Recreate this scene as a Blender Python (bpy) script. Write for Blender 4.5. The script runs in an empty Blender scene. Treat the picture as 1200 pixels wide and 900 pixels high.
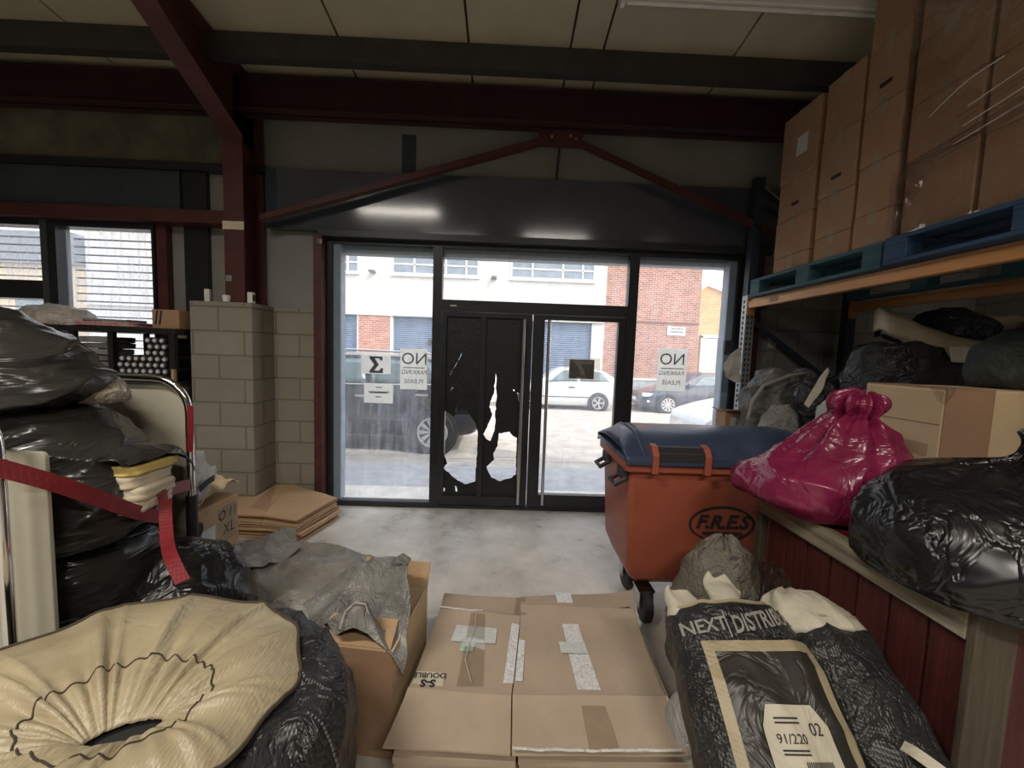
import bpy, bmesh, math, random
from mathutils import Vector, Matrix, noise
from mathutils.geometry import tessellate_polygon
random.seed(7)
C = bpy.context.scene.collection
PI = math.pi
rad = math.radians

# ------------------------------------------------------------------ materials
MATS = {}
def nmat(name):
    m = bpy.data.materials.new(name); m.use_nodes = True
    nt = m.node_tree; nt.nodes.clear()
    out = nt.nodes.new('ShaderNodeOutputMaterial')
    return m, nt, out
def N(nt, t, **kw):
    n = nt.nodes.new(t)
    for k, v in kw.items():
        if k in n.inputs: n.inputs[k].default_value = v
        else: setattr(n, k, v)
    return n
def coords(nt, scale=(1, 1, 1), which='Object'):
    tc = N(nt, 'ShaderNodeTexCoord'); mp = N(nt, 'ShaderNodeMapping')
    mp.inputs['Scale'].default_value = scale
    nt.links.new(tc.outputs[which], mp.inputs['Vector'])
    return mp.outputs['Vector']
def col4(c): return (c[0], c[1], c[2], 1)
def ramp(nt, fac, stops):
    r = N(nt, 'ShaderNodeValToRGB')
    el = r.color_ramp.elements
    while len(el) < len(stops): el.new(0.5)
    for e, (p, c) in zip(el, stops):
        e.position = p; e.color = col4(c)
    nt.links.new(fac, r.inputs['Fac'])
    return r.outputs['Color']
def mat(name, base, rough=.5, var=.15, vscale=6, metal=0, bump=0, bscale=40, stretch=(1, 1, 1), coat=0, spec=.5,
        crease=0, cscale=9, weave=0, wscale=220, dark=None, rvar=0):
    """general purpose: base colour with noise variation, optional bump / plastic creases / woven pattern"""
    if name in MATS: return MATS[name]
    m, nt, out = nmat(name)
    b = N(nt, 'ShaderNodeBsdfPrincipled', Roughness=rough, Metallic=metal)
    b.inputs['Coat Weight'].default_value = coat
    b.inputs['Coat Roughness'].default_value = .15
    b.inputs['Specular IOR Level'].default_value = spec
    v = coords(nt, stretch)
    n1 = N(nt, 'ShaderNodeTexNoise', Scale=vscale, Detail=6, Roughness=.6)
    nt.links.new(v, n1.inputs['Vector'])
    lo = dark if dark else tuple(c * (1 - var) for c in base)
    hi = tuple(min(1, c * (1 + var)) for c in base)
    c = ramp(nt, n1.outputs['Fac'], [(.3, lo), (.7, hi)])
    nt.links.new(c, b.inputs['Base Color'])
    if rvar:
        mr = N(nt, 'ShaderNodeMapRange')
        mr.inputs['From Min'].default_value = .35; mr.inputs['From Max'].default_value = .65
        mr.inputs['To Min'].default_value = max(.02, rough - rvar); mr.inputs['To Max'].default_value = rough + rvar
        nt.links.new(n1.outputs['Fac'], mr.inputs['Value']); nt.links.new(mr.outputs['Result'], b.inputs['Roughness'])
    last = None
    def add_bump(h, strength, dist):
        nonlocal last
        bp = N(nt, 'ShaderNodeBump', Strength=strength, Distance=dist)
        nt.links.new(h, bp.inputs['Height'])
        if last: nt.links.new(last, bp.inputs['Normal'])
        last = bp.outputs['Normal']
    if bump:
        n2 = N(nt, 'ShaderNodeTexNoise', Scale=bscale, Detail=5)
        nt.links.new(v, n2.inputs['Vector']); add_bump(n2.outputs['Fac'], bump, .01)
    if crease:
        n3 = N(nt, 'ShaderNodeTexNoise', Scale=cscale, Detail=3, Distortion=1.6)
        nt.links.new(v, n3.inputs['Vector'])
        a = N(nt, 'ShaderNodeMath', operation='SUBTRACT'); a.inputs[1].default_value = .5
        nt.links.new(n3.outputs['Fac'], a.inputs[0])
        ab = N(nt, 'ShaderNodeMath', operation='ABSOLUTE'); nt.links.new(a.outputs[0], ab.inputs[0])
        mn = N(nt, 'ShaderNodeMath', operation='MINIMUM'); mn.inputs[1].default_value = .09
        nt.links.new(ab.outputs[0], mn.inputs[0])
        add_bump(mn.outputs[0], crease, .12)
    if weave:
        w1 = N(nt, 'ShaderNodeTexWave', Scale=wscale / 6, bands_direction='X')
        w2 = N(nt, 'ShaderNodeTexWave', Scale=wscale / 6, bands_direction='Z')
        nt.links.new(v, w1.inputs['Vector']); nt.links.new(v, w2.inputs['Vector'])
        mm = N(nt, 'ShaderNodeMath', operation='MULTIPLY')
        nt.links.new(w1.outputs['Fac'], mm.inputs[0]); nt.links.new(w2.outputs['Fac'], mm.inputs[1])
        add_bump(mm.outputs[0], weave, .004)
    if last: nt.links.new(last, b.inputs['Normal'])
    nt.links.new(b.outputs[0], out.inputs[0])
    MATS[name] = m
    return m
def brickmat(name, c1, c2, mortar, bw, bh, ms=.012, rough=.8, bump=.5, var=.2):
    if name in MATS: return MATS[name]
    m, nt, out = nmat(name)
    b = N(nt, 'ShaderNodeBsdfPrincipled', Roughness=rough)
    tc = N(nt, 'ShaderNodeTexCoord'); sp = N(nt, 'ShaderNodeSeparateXYZ'); cb = N(nt, 'ShaderNodeCombineXYZ')
    ad = N(nt, 'ShaderNodeMath', operation='ADD')
    nt.links.new(tc.outputs['Object'], sp.inputs[0])
    nt.links.new(sp.outputs['X'], ad.inputs[0]); nt.links.new(sp.outputs['Y'], ad.inputs[1])
    nt.links.new(ad.outputs[0], cb.inputs['X']); nt.links.new(sp.outputs['Z'], cb.inputs['Y'])
    br = N(nt, 'ShaderNodeTexBrick', Scale=1.0)
    br.inputs['Color1'].default_value = col4(c1); br.inputs['Color2'].default_value = col4(c2); br.inputs['Mortar'].default_value = col4(mortar)
    br.inputs['Mortar Size'].default_value = ms; br.inputs['Brick Width'].default_value = bw; br.inputs['Row Height'].default_value = bh
    br.inputs['Bias'].default_value = 0; br.inputs['Mortar Smooth'].default_value = .3
    nt.links.new(cb.outputs[0], br.inputs['Vector'])
    n1 = N(nt, 'ShaderNodeTexNoise', Scale=2.2, Detail=7, Roughness=.65)
    nt.links.new(tc.outputs['Object'], n1.inputs['Vector'])
    cr = ramp(nt, n1.outputs['Fac'], [(.3, (1 - var,) * 3), (.7, (1, 1, 1))])
    mx = N(nt, 'ShaderNodeMix', data_type='RGBA', blend_type='MULTIPLY'); mx.inputs[0].default_value = 1
    nt.links.new(br.outputs['Color'], mx.inputs[6]); nt.links.new(cr, mx.inputs[7])
    nt.links.new(mx.outputs[2], b.inputs['Base Color'])
    bp = N(nt, 'ShaderNodeBump', Strength=bump, Distance=.01, invert=True)
    nt.links.new(br.outputs['Fac'], bp.inputs['Height']); nt.links.new(bp.outputs[0], b.inputs['Normal'])
    nt.links.new(b.outputs[0], out.inputs[0]); MATS[name] = m
    return m
def glassmat(name, dust=.06, tint=(1, 1, 1), refl=.08, dustcol=(.8, .85, .9), streak=True):
    if name in MATS: return MATS[name]
    m, nt, out = nmat(name)
    tr = N(nt, 'ShaderNodeBsdfTransparent', Color=col4(tint))
    gl = N(nt, 'ShaderNodeBsdfGlossy', Roughness=.02)
    tl = N(nt, 'ShaderNodeBsdfTranslucent', Color=col4(dustcol))
    m1 = N(nt, 'ShaderNodeMixShader', Fac=refl); m2 = N(nt, 'ShaderNodeMixShader', Fac=dust)
    nt.links.new(tr.outputs[0], m1.inputs[1]); nt.links.new(gl.outputs[0], m1.inputs[2])
    nt.links.new(m1.outputs[0], m2.inputs[1]); nt.links.new(tl.outputs[0], m2.inputs[2])
    if streak:
        v = coords(nt, (5, 5, .7)); n1 = N(nt, 'ShaderNodeTexNoise', Scale=3, Detail=8, Roughness=.7)
        nt.links.new(v, n1.inputs['Vector'])
        mr = N(nt, 'ShaderNodeMapRange'); mr.inputs['From Min'].default_value = .4; mr.inputs['From Max'].default_value = .75
        mr.inputs['To Min'].default_value = dust * .5; mr.inputs['To Max'].default_value = dust * 2.2
        nt.links.new(n1.outputs['Fac'], mr.inputs['Value']); nt.links.new(mr.outputs[0], m2.inputs[0])
    nt.links.new(m2.outputs[0], out.inputs[0]); MATS[name] = m
    return m
def papermat(name, base):
    m, nt, out = nmat(name)
    d = N(nt, 'ShaderNodeBsdfDiffuse', Color=col4(base)); t = N(nt, 'ShaderNodeBsdfTranslucent', Color=col4(base))
    n1 = N(nt, 'ShaderNodeTexNoise', Scale=14, Detail=5); nt.links.new(coords(nt), n1.inputs['Vector'])
    c = ramp(nt, n1.outputs['Fac'], [(.3, tuple(x * .94 for x in base)), (.7, base)])
    nt.links.new(c, d.inputs['Color']); nt.links.new(c, t.inputs['Color'])
    mx = N(nt, 'ShaderNodeMixShader', Fac=.85); nt.links.new(d.outputs[0], mx.inputs[1]); nt.links.new(t.outputs[0], mx.inputs[2])
    nt.links.new(mx.outputs[0], out.inputs[0]); MATS[name] = m
    return m
def woodmat(name, base, axis='X', rough=.65, var=.35):
    if name in MATS: return MATS[name]
    s = {'X': (.6, 9, 9), 'Y': (9, .6, 9), 'Z': (9, 9, .6)}[axis]
    return mat(name, base, rough, var, 4, bump=.3, bscale=10, stretch=s)
def cardmat(name, base, axis='X', rough=.75, var=.1):
    if name in MATS: return MATS[name]
    m, nt, out = nmat(name)
    b = N(nt, 'ShaderNodeBsdfPrincipled', Roughness=rough); b.inputs['Specular IOR Level'].default_value = .3
    v = coords(nt)
    n1 = N(nt, 'ShaderNodeTexNoise', Scale=3.5, Detail=7, Roughness=.62); nt.links.new(v, n1.inputs['Vector'])
    c = ramp(nt, n1.outputs['Fac'], [(.3, tuple(x * (1 - var) for x in base)), (.7, tuple(x * (1 + var) for x in base))])
    nt.links.new(c, b.inputs['Base Color'])
    w = N(nt, 'ShaderNodeTexWave', Scale=24, Distortion=.6, bands_direction=axis); nt.links.new(v, w.inputs['Vector'])
    bp = N(nt, 'ShaderNodeBump', Strength=.12, Distance=.002); nt.links.new(w.outputs['Fac'], bp.inputs['Height'])
    n2 = N(nt, 'ShaderNodeTexNoise', Scale=7, Detail=3); nt.links.new(v, n2.inputs['Vector'])
    bp2 = N(nt, 'ShaderNodeBump', Strength=.25, Distance=.012); nt.links.new(n2.outputs['Fac'], bp2.inputs['Height'])
    nt.links.new(bp.outputs[0], bp2.inputs['Normal']); nt.links.new(bp2.outputs[0], b.inputs['Normal'])
    nt.links.new(b.outputs[0], out.inputs[0]); MATS[name] = m
    return m

M = {}
M['ceil'] = mat('ceiling_panel', (.43, .385, .275), .6, .08, 3)
M['joint'] = mat('joint_dark', (.03, .028, .022), .7)
M['clad'] = mat('grey_cladding', (.245, .245, .225), .5, .15, 1.5)
M['olive'] = mat('olive_board', (.14, .13, .09), .8, .45, 2.5, bump=.2)
M['bluepanel'] = mat('blue_grey_panel', (.045, .056, .066), .6, .25, 2)
M['redsteel'] = mat('red_oxide_steel', (.080, .022, .020), .5, .3, 5, bump=.06)
M['darkred'] = mat('dark_red_steel', (.042, .017, .016), .5, .3, 5)
M['purlin'] = mat('galvanised_purlin', (.06, .058, .054), .45, .2, 6, metal=.3)
M['header'] = mat('blue_black_header', (.055, .066, .088), .11, .15, 2, coat=.35)
M['frame'] = mat('black_aluminium', (.018, .02, .024), .35, .2, 8)
M['alu'] = mat('blue_grey_aluminium', (.22, .28, .34), .4, .1, 6)
M['chrome'] = mat('chrome', (.75, .74, .72), .12, .05, 8, metal=1)
M['steel'] = mat('brushed_steel', (.62, .61, .58), .28, .1, 8, metal=1, stretch=(1, 1, .05))
M['galv'] = mat('galvanised_upright', (.42, .44, .45), .4, .15, 14, metal=.7)
M['rackblue'] = mat('dark_blue_upright', (.025, .035, .055), .5, .2, 8)
M['orange'] = mat('orange_beam', (.60, .27, .085), .34, .25, 3, stretch=(1, .3, 3))
M['block'] = brickmat('painted_block', (.30, .275, .225), (.275, .255, .205), (.195, .18, .145), .45, .213, .009, .75, .6, .18)
M['greyblock'] = brickmat('grey_block', (.29, .28, .265), (.265, .255, .24), (.2, .19, .18), .45, .213, .009, .8, .6, .2)
M['brick'] = brickmat('red_brick', (.36, .10, .055), (.52, .21, .12), (.54, .46, .4), .225, .075, .010, .85, .4, .35)
M['brickpale'] = brickmat('pale_brick', (.46, .20, .14), (.27, .105, .08), (.52, .44, .38), .225, .075, .010, .85, .4, .3)
M['brickorange'] = brickmat('orange_brick', (.62, .38, .17), (.55, .3, .13), (.66, .57, .42), .225, .075, .010, .85, .4, .2)
M['render'] = mat('white_render', (.56, .55, .525), .8, .08, 2.5, bump=.15, bscale=25)
M['roller'] = mat('blue_roller_door', (.13, .18, .27), .5, .12, 3)
M['white'] = mat('white_paint', (.8, .8, .78), .5, .05, 4)
M['paper'] = papermat('white_paper', (.90, .89, .85))
M['ink'] = mat('black_ink', (.02, .02, .02), .7)
M['greyink'] = mat('grey_ink', (.12, .12, .12), .7)
M['card'] = cardmat('cardboard', (.44, .345, .26), 'X')
M['card2'] = cardmat('cardboard_warm', (.47, .31, .18), 'X')
M['card3'] = cardmat('cardboard_tan', (.64, .48, .30), 'Z')
M['cardbox'] = cardmat('cardboard_box_brown', (.36, .22, .135), 'Y')
M['cardedge'] = mat('cardboard_edge', (.25, .16, .09), .85, .3, 30)
M['tapebrown'] = mat('brown_tape', (.33, .245, .17), .28, .12, 8, coat=.2)
M['tapewhite'] = mat('printed_white_tape', (.66, .66, .66), .4, .28, 90)
M['tapeclear'] = glassmat('clear_tape', .10, (.93, .9, .85), .12, streak=False)
M['film'] = glassmat('stretch_film', .07, (.98, .97, .96), .15, (.75, .7, .65))
M['labelpaper'] = mat('label_paper', (.58, .60, .60), .5, .12, 60)
M['poly'] = mat('black_polythene', (.010, .010, .011), .29, .3, 3, crease=.5, cscale=5, spec=.6)
M['polygrey'] = mat('charcoal_polythene', (.028, .027, .026), .26, .35, 3, crease=.3, cscale=5, spec=.55)
M['polyolive'] = mat('dark_stretched_polythene', (.030, .029, .026), .24, .35, 2, crease=.3, cscale=3.5, stretch=(1, .45, 2.6), spec=.6)
M['woven'] = mat('black_woven_sack', (.022, .022, .022), .36, .4, 6, crease=.5, cscale=10, weave=.3, spec=.5)
M['wovengrey'] = mat('grey_woven_sack', (.25, .235, .205), .4, .3, 4, crease=.35, cscale=7, weave=.3, dark=(.15, .14, .12))
M['wovendark'] = mat('dark_grey_woven_sack', (.25, .245, .23), .36, .4, 5, crease=.45, cscale=9, weave=.3, dark=(.11, .105, .10))
M['cream'] = mat('cream_woven_lining', (.43, .365, .24), .42, .12, 5, crease=.16, cscale=6, weave=.2, dark=(.33, .27, .165))
M['creampale'] = mat('pale_cream_lining', (.55, .51, .40), .55, .1, 5, crease=.2, cscale=6)
M['thread'] = mat('dark_thread', (.06, .045, .03), .8)
M['pink'] = mat('pink_polythene', (.235, .018, .066), .24, .22, 4, crease=.35, cscale=4.5, spec=.6)
M['greysack'] = mat('grey_beige_sack', (.17, .155, .12), .6, .2, 5, crease=.6, cscale=9, weave=.25)
M['clear'] = glassmat('clear_polythene', .28, (.9, .89, .86), .1, (.62, .58, .52))
M['whitebag'] = mat('white_polythene', (.62, .60, .55), .35, .1, 6, crease=.5, cscale=8)
M['bin'] = mat('orange_bin_plastic', (.36, .092, .052), .45, .14, 2, bump=.05, bscale=60)
M['lid'] = mat('blue_lid_plastic', (.045, .062, .115), .33, .25, 5, bump=.05, bscale=80, rvar=.08)
M['rubber'] = mat('black_rubber', (.015, .015, .015), .6)
M['cboard'] = mat('cream_board', (.46, .43, .34), .45, .08, 3)
M['strap'] = mat('red_strap', (.21, .014, .02), .5, .2, 20, weave=.2)
M['yellow'] = mat('yellow_cloth', (.68, .52, .16), .8, .15, 9, bump=.2)
M['creamcloth'] = mat('cream_cloth', (.62, .54, .40), .85, .15, 9, bump=.2)
M['cloth'] = mat('grey_cloth', (.13, .135, .135), .85, .35, 9, bump=.3)
M['redpattern'] = mat('red_patterned_cloth', (.30, .05, .06), .85, .7, 45, dark=(.55, .5, .48))
M['blackmetal'] = mat('black_shelving', (.012, .011, .011), .5)
M['bluepallet'] = woodmat('blue_pallet_wood', (.022, .060, .125), 'Y', .6, .3)
M['tealpallet'] = woodmat('teal_pallet_wood', (.035, .10, .125), 'Y', .65, .35)
M['wood'] = woodmat('weathered_timber', (.30, .26, .195), 'Y', .75, .6)
M['woodz'] = woodmat('weathered_timber_post', (.085, .066, .044), 'Z', .75, .4)
M['redwood'] = woodmat('red_painted_board', (.085, .018, .015), 'Z', .6, .35)
M['redtop'] = mat('red_painted_top', (.20, .014, .011), .55, .3, 6)
M['asphalt'] = mat('road_asphalt', (.40, .375, .335), .9, .25, 3, bump=.4, bscale=120)
M['asphaltdark'] = mat('grey_band_asphalt', (.36, .365, .38), .9, .2, 6, bump=.4, bscale=120)
M['pave'] = mat('pavement_concrete', (.64, .61, .54), .85, .2, 5, bump=.3, bscale=60)
M['yellowline'] = mat('faded_yellow_line', (.46, .42, .32), .85, .25, 20)
M['blackpaint'] = mat('black_car_paint', (.012, .013, .017), .15, .2, 4, coat=.8)
M['bluepaint'] = mat('dark_blue_car_paint', (.035, .045, .075), .15, .2, 4, coat=.8)
M['silverpaint'] = mat('white_silver_car_paint', (.68, .70, .72), .22, .05, 4, coat=.7)
M['carglass'] = mat('car_glass', (.10, .15, .165), .05, .3, 3, coat=.6)
M['tyre'] = mat('tyre', (.03, .03, .032), .8, .2, 20)
M['rim'] = mat('alloy_rim', (.58, .59, .6), .3, .08, 8, metal=.6)
M['darkpl'] = mat('dark_plastic', (.03, .03, .033), .55)
M['lampred'] = mat('red_lens', (.5, .02, .02), .2)
M['lampclear'] = mat('clear_lens', (.7, .72, .74), .15)
M['burnt'] = mat('charred_black_film', (.009, .0095, .011), .42, .5, 14, bump=.35, bscale=28)
M['brownsign'] = mat('brown_sign', (.10, .085, .07), .5, .15, 20)
M['pane'] = glassmat('hazy_dusty_glass', .085, (1, 1, 1), .05, (.86, .9, .95))  # bluish translucent share stands for dirt on the panes and for glare haze
M['panew'] = glassmat('frosty_window_glass', .2, (.97, .98, 1), .06)
M['skin_white'] = mat('white_plastic', (.75, .74, .70), .4)

# ------------------------------------------------------------------ mesh builder
class MB:
    def __init__(s): s.v = []; s.f = []
    def add(s, vs, fs):
        b = len(s.v); s.v += [tuple(p) for p in vs]; s.f += [tuple(i + b for i in f) for f in fs]; return s
    def box(s, x0, x1, y0, y1, z0, z1, T=None):
        vs = [(x, y, z) for z in (z0, z1) for y in (y0, y1) for x in (x0, x1)]
        if T is not None: vs = [T @ Vector(p) for p in vs]
        return s.add(vs, [(0, 2, 3, 1), (4, 5, 7, 6), (0, 1, 5, 4), (2, 6, 7, 3), (0, 4, 6, 2), (1, 3, 7, 5)])
    def bar(s, a, b, w, h=None, up=(0, 0, 1)):
        h = w if h is None else h
        a = Vector(a); b = Vector(b); d = b - a; L = d.length; d.normalize()
        u = Vector(up)
        if abs(d.dot(u)) > .97: u = Vector((0, 1, 0))
        x = d.cross(u).normalized(); z = x.cross(d)
        T = Matrix((x, d, z)).transposed().to_4x4(); T.translation = a
        return s.box(-w / 2, w / 2, 0, L, -h / 2, h / 2, T)
    def tube(s, pts, r, n=10, caps=True, closed=False):
        P = [Vector(p) for p in pts]; rings = []; prev = None
        for i, p in enumerate(P):
            if closed: d = P[(i + 1) % len(P)] - P[i - 1]
            else: d = P[min(i + 1, len(P) - 1)] - P[max(i - 1, 0)]
            d.normalize()
            if prev is None:
                u = Vector((0, 0, 1)) if abs(d.z) < .9 else Vector((1, 0, 0))
                x = d.cross(u).normalized()
            else:
                x = (prev - d * prev.dot(d)).normalized()
            prev = x; y = d.cross(x)
            rr = r[i] if isinstance(r, (list, tuple)) else r
            rings.append([p + (x * math.cos(2 * PI * k / n) + y * math.sin(2 * PI * k / n)) * rr for k in range(n)])
        vs = [q for rg in rings for q in rg]; fs = []
        m = len(P)
        for i in range(m if closed else m - 1):
            j = (i + 1) % m
            for k in range(n):
                l = (k + 1) % n
                fs.append((i * n + k, i * n + l, j * n + l, j * n + k))
        if caps and not closed:
            fs.append(tuple(range(n - 1, -1, -1))); fs.append(tuple((m - 1) * n + k for k in range(n)))
        return s.add(vs, fs)
    def lathe(s, prof, T=None, n=28):
        """prof: (r, h) pairs about local z"""
        vs = []; fs = []
        for r, h in prof:
            for k in range(n): vs.append(Vector((r * math.cos(2 * PI * k / n), r * math.sin(2 * PI * k / n), h)))
        if T is not None: vs = [T @ p for p in vs]
        for i in range(len(prof) - 1):
            for k in range(n):
                l = (k + 1) % n
                fs.append((i * n + k, i * n + l, (i + 1) * n + l, (i + 1) * n + k))
        fs.append(tuple(range(n - 1, -1, -1))); fs.append(tuple((len(prof) - 1) * n + k for k in range(n)))
        return s.add(vs, fs)
    def prism(s, poly, a0, a1, axis='Y'):
        """poly in the two other axes, extruded along axis"""
        def mk(p, a):
            return {'X': (a, p[0], p[1]), 'Y': (p[0], a, p[1]), 'Z': (p[0], p[1], a)}[axis]
        n = len(poly)
        vs = [mk(p, a0) for p in poly] + [mk(p, a1) for p in poly]
        fs = [tuple(range(n)), tuple(range(2 * n - 1, n - 1, -1))]
        fs += [(i, i + n, (i + 1) % n + n, (i + 1) % n) for i in range(n)]
        return s.add(vs, fs)
    def grid(s, fn, nu, nv, wrapu=False):
        vs = [fn(i / (nu if wrapu else nu - 1), j / (nv - 1)) for j in range(nv) for i in range(nu)]
        fs = []
        for j in range(nv - 1):
            for i in range(nu if wrapu else nu - 1):
                k = (i + 1) % nu
                fs.append((j * nu + i, j * nu + k, (j + 1) * nu + k, (j + 1) * nu + i))
        return s.add(vs, fs)

ROOTLOC = {}
def obj(name, mb, m, parent=None, smooth=False, solid=0, bevel=0, sub=0, bevseg=2):
    me = bpy.data.meshes.new(name)
    org = Vector((0, 0, 0))
    if parent is not None: org = ROOTLOC.get(parent.name, org)
    else:
        lo = Vector([min(p[i] for p in mb.v) for i in range(3)]); hi = Vector([max(p[i] for p in mb.v) for i in range(3)])
        org = Vector(((lo.x + hi.x) / 2, (lo.y + hi.y) / 2, lo.z))
    me.from_pydata([tuple(Vector(p) - org) for p in mb.v], [], mb.f); me.update()
    bm = bmesh.new(); bm.from_mesh(me); bmesh.ops.recalc_face_normals(bm, faces=bm.faces); bm.to_mesh(me); bm.free()
    if isinstance(m, str): m = M[m]
    me.materials.append(m)
    o = bpy.data.objects.new(name, me); C.objects.link(o)
    if parent is None: o.location = org
    else: o.parent = parent
    ROOTLOC[o.name] = org
    if smooth:
        for p in me.polygons: p.use_smooth = True
        if smooth != 'all': me.set_sharp_from_angle(angle=rad(40))
    if solid:
        md = o.modifiers.new('solid', 'SOLIDIFY'); md.thickness = solid; md.offset = 0
    if bevel:
        md = o.modifiers.new('bev', 'BEVEL'); md.width = bevel; md.segments = bevseg; md.limit_method = 'ANGLE'
    if sub:
        md = o.modifiers.new('sub', 'SUBSURF'); md.levels = sub; md.render_levels = sub
    return o
def thing(name, label, cat, loc=(0, 0, 0), group=None, kind=None):
    o = bpy.data.objects.new(name, None); C.objects.link(o); o.location = loc
    o.empty_display_size = .05
    ROOTLOC[o.name] = Vector(loc)
    return tag(o, label, cat, group, kind)
def tag(o, label=None, cat=None, group=None, kind=None):
    if label: o['label'] = label
    if cat: o['category'] = cat
    if group: o['group'] = group
    if kind: o['kind'] = kind
    return o
def struct(name, mb, m, label=None, cat=None, parent=None, **k):
    o = obj(name, mb, m, parent, **k)
    if parent is None: tag(o, label, cat, None, 'structure')
    return o
def dup(root, loc, label=None, group=None):
    r = root.copy(); C.objects.link(r); r.location = loc; ROOTLOC[r.name] = Vector(loc)
    if label: r['label'] = label
    if group: r['group'] = group
    for ch in list(root.children):
        c = ch.copy(); C.objects.link(c); c.parent = r
        for g in list(ch.children):
            d = g.copy(); C.objects.link(d); d.parent = c
    return r
def B(x0, x1, y0, y1, z0, z1): return MB().box(x0, x1, y0, y1, z0, z1)

# text as a mesh: returns list of verts (2D) and faces
def text2d(body, size, shear=0, bold=0, align='CENTER'):
    cu = bpy.data.curves.new('txt', 'FONT'); cu.body = body; cu.size = size; cu.shear = shear
    cu.align_x = align; cu.align_y = 'CENTER'; cu.resolution_u = 3; cu.offset = bold
    o = bpy.data.objects.new('txt', cu); C.objects.link(o)
    dg = bpy.context.evaluated_depsgraph_get(); dg.update()
    me = bpy.data.meshes.new_from_object(o.evaluated_get(dg))
    vs = [(v.co.x, v.co.y) for v in me.vertices]; fs = [tuple(p.vertices) for p in me.polygons]
    bpy.data.objects.remove(o); bpy.data.curves.remove(cu); bpy.data.meshes.remove(me)
    return vs, fs
def text_mb(mb, body, size, fn, **k):
    vs, fs = text2d(body, size, **k)
    return mb.add([fn(x, y) for x, y in vs], fs)
def dense(poly2d, step):
    """flat strip/rectangle x0,x1,y0,y1 split into a grid for projecting on curved cloth"""
    x0, x1, y0, y1 = poly2d
    nx = max(2, int(abs(x1 - x0) / step) + 2); ny = max(2, int(abs(y1 - y0) / step) + 2)
    vs = [(x0 + (x1 - x0) * i / (nx - 1), y0 + (y1 - y0) * j / (ny - 1)) for j in range(ny) for i in range(nx)]
    fs = [(j * nx + i, j * nx + i + 1, (j + 1) * nx + i + 1, (j + 1) * nx + i) for j in range(ny - 1) for i in range(nx - 1)]
    return vs, fs

KEY = lambda p, dz: (p[0], p[1], p[2] + dz)
LAMP, SUN, SKY = 95, 2.6, .8
# ------------------------------------------------------------------ soft shapes
def cr(p0, p1, p2, p3, t):
    return .5 * ((2 * p1) + (-p0 + p2) * t + (2 * p0 - 5 * p1 + 4 * p2 - p3) * t * t + (-p0 + 3 * p1 - 3 * p2 + p3) * t ** 3)
def crlist(L, t):
    n = len(L) - 1; x = max(0, min(n - 1e-6, t * n)); i = int(x); f = x - i
    g = lambda k: L[max(0, min(n, k))]
    return cr(g(i - 1), g(i), g(i + 1), g(i + 2), f)
def crinkle(p, amp, sc, seed, stretch=(1, 1, 1)):
    q = Vector((p.x * stretch[0] + seed * 3.1, p.y * stretch[1] - seed * 1.7, p.z * stretch[2] + seed * .9)) * sc
    a = noise.noise(q * .6)
    r = 1 - abs(noise.noise(q * 1.1 + Vector((5, 2, 9))))
    r2 = 1 - abs(noise.noise(q * 2.3 + Vector((1, 8, 3))))
    return amp * (1.1 * a + .8 * (r ** 4 - .4) + .22 * (r2 ** 4 - .4) + .06 * noise.noise(q * 4.6))
class Loft:
    """closed soft body: keys of (cx, cy, z, rx, ry, power); T places it"""
    def __init__(s, keys, amp=.02, sc=5, seed=0, T=None, pleat=None, stretch=(1, 1, 1), zmin=.002):
        s.k = [Vector(k[:3]) for k in keys]; s.r = [Vector((k[3], k[4], k[5] if len(k) > 5 else 2)) for k in keys]
        s.amp = amp; s.sc = sc; s.seed = seed; s.T = T or Matrix.Identity(4); s.pleat = pleat; s.st = stretch; s.zmin = s.k[0].z if T is None else zmin
    def raw(s, th, t):
        c = crlist(s.k, t); r = crlist(s.r, t)
        e = 2 / max(1.2, r.z); cc, ss = math.cos(th), math.sin(th)
        x = max(.001, r.x) * math.copysign(abs(cc) ** e, cc); y = max(.001, r.y) * math.copysign(abs(ss) ** e, ss)
        return Vector((c.x + x, c.y + y, c.z))
    def nrm(s, th, t):
        h = .01
        a = s.raw(th + h, t) - s.raw(th - h, t); b = s.raw(th, min(1, t + h)) - s.raw(th, max(0, t - h))
        n = a.cross(b)
        if n.length < 1e-9: return Vector((0, 0, 1 if t > .5 else -1))
        return n.normalized()
    def pt(s, th, t, off=0):
        p = s.raw(th, t); n = s.nrm(th, t)
        fade = min(1, min(t, 1 - t) * 12 + .15)
        d = crinkle(p, s.amp, s.sc, s.seed, s.st) * fade
        if s.pleat:
            k, a, t0, t1 = s.pleat
            w = max(0, min(1, (t - t0) / (t1 - t0))); w = w * w * (3 - 2 * w)
            if t > t1: w = max(.25, w - (t - t1) * 2)
            d += a * w * (math.sin(k * th + 3 * noise.noise(Vector((math.cos(th) * 1.5, math.sin(th) * 1.5, s.seed)))) +
                          .5 * math.sin(k * 1.7 * th + s.seed))
        w = s.T @ (p + n * (d + off))
        if s.zmin is not None and w.z < s.zmin: w.z = s.zmin
        return w
    def mb(s, nu=96, nv=72, t0=0, t1=1, caps=True):
        m = MB(); m.grid(lambda u, v: s.pt(2 * PI * u, t0 + (t1 - t0) * v), nu, nv, True)
        if caps:
            m.f.append(tuple(range(nu - 1, -1, -1))); m.f.append(tuple((nv - 1) * nu + k for k in range(nu)))
        return m
def bag(name, label, keys, m, seed, amp=.03, sc=5, T=None, pleat=None, stretch=(1, 1, 1), nu=110, nv=84, cat='bag', group=None):
    L = Loft(keys, amp, sc, seed, T, pleat, stretch)
    o = obj(name, L.mb(nu, nv), m, None, smooth='all'); tag(o, label, cat, group)
    return o, L
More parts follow.
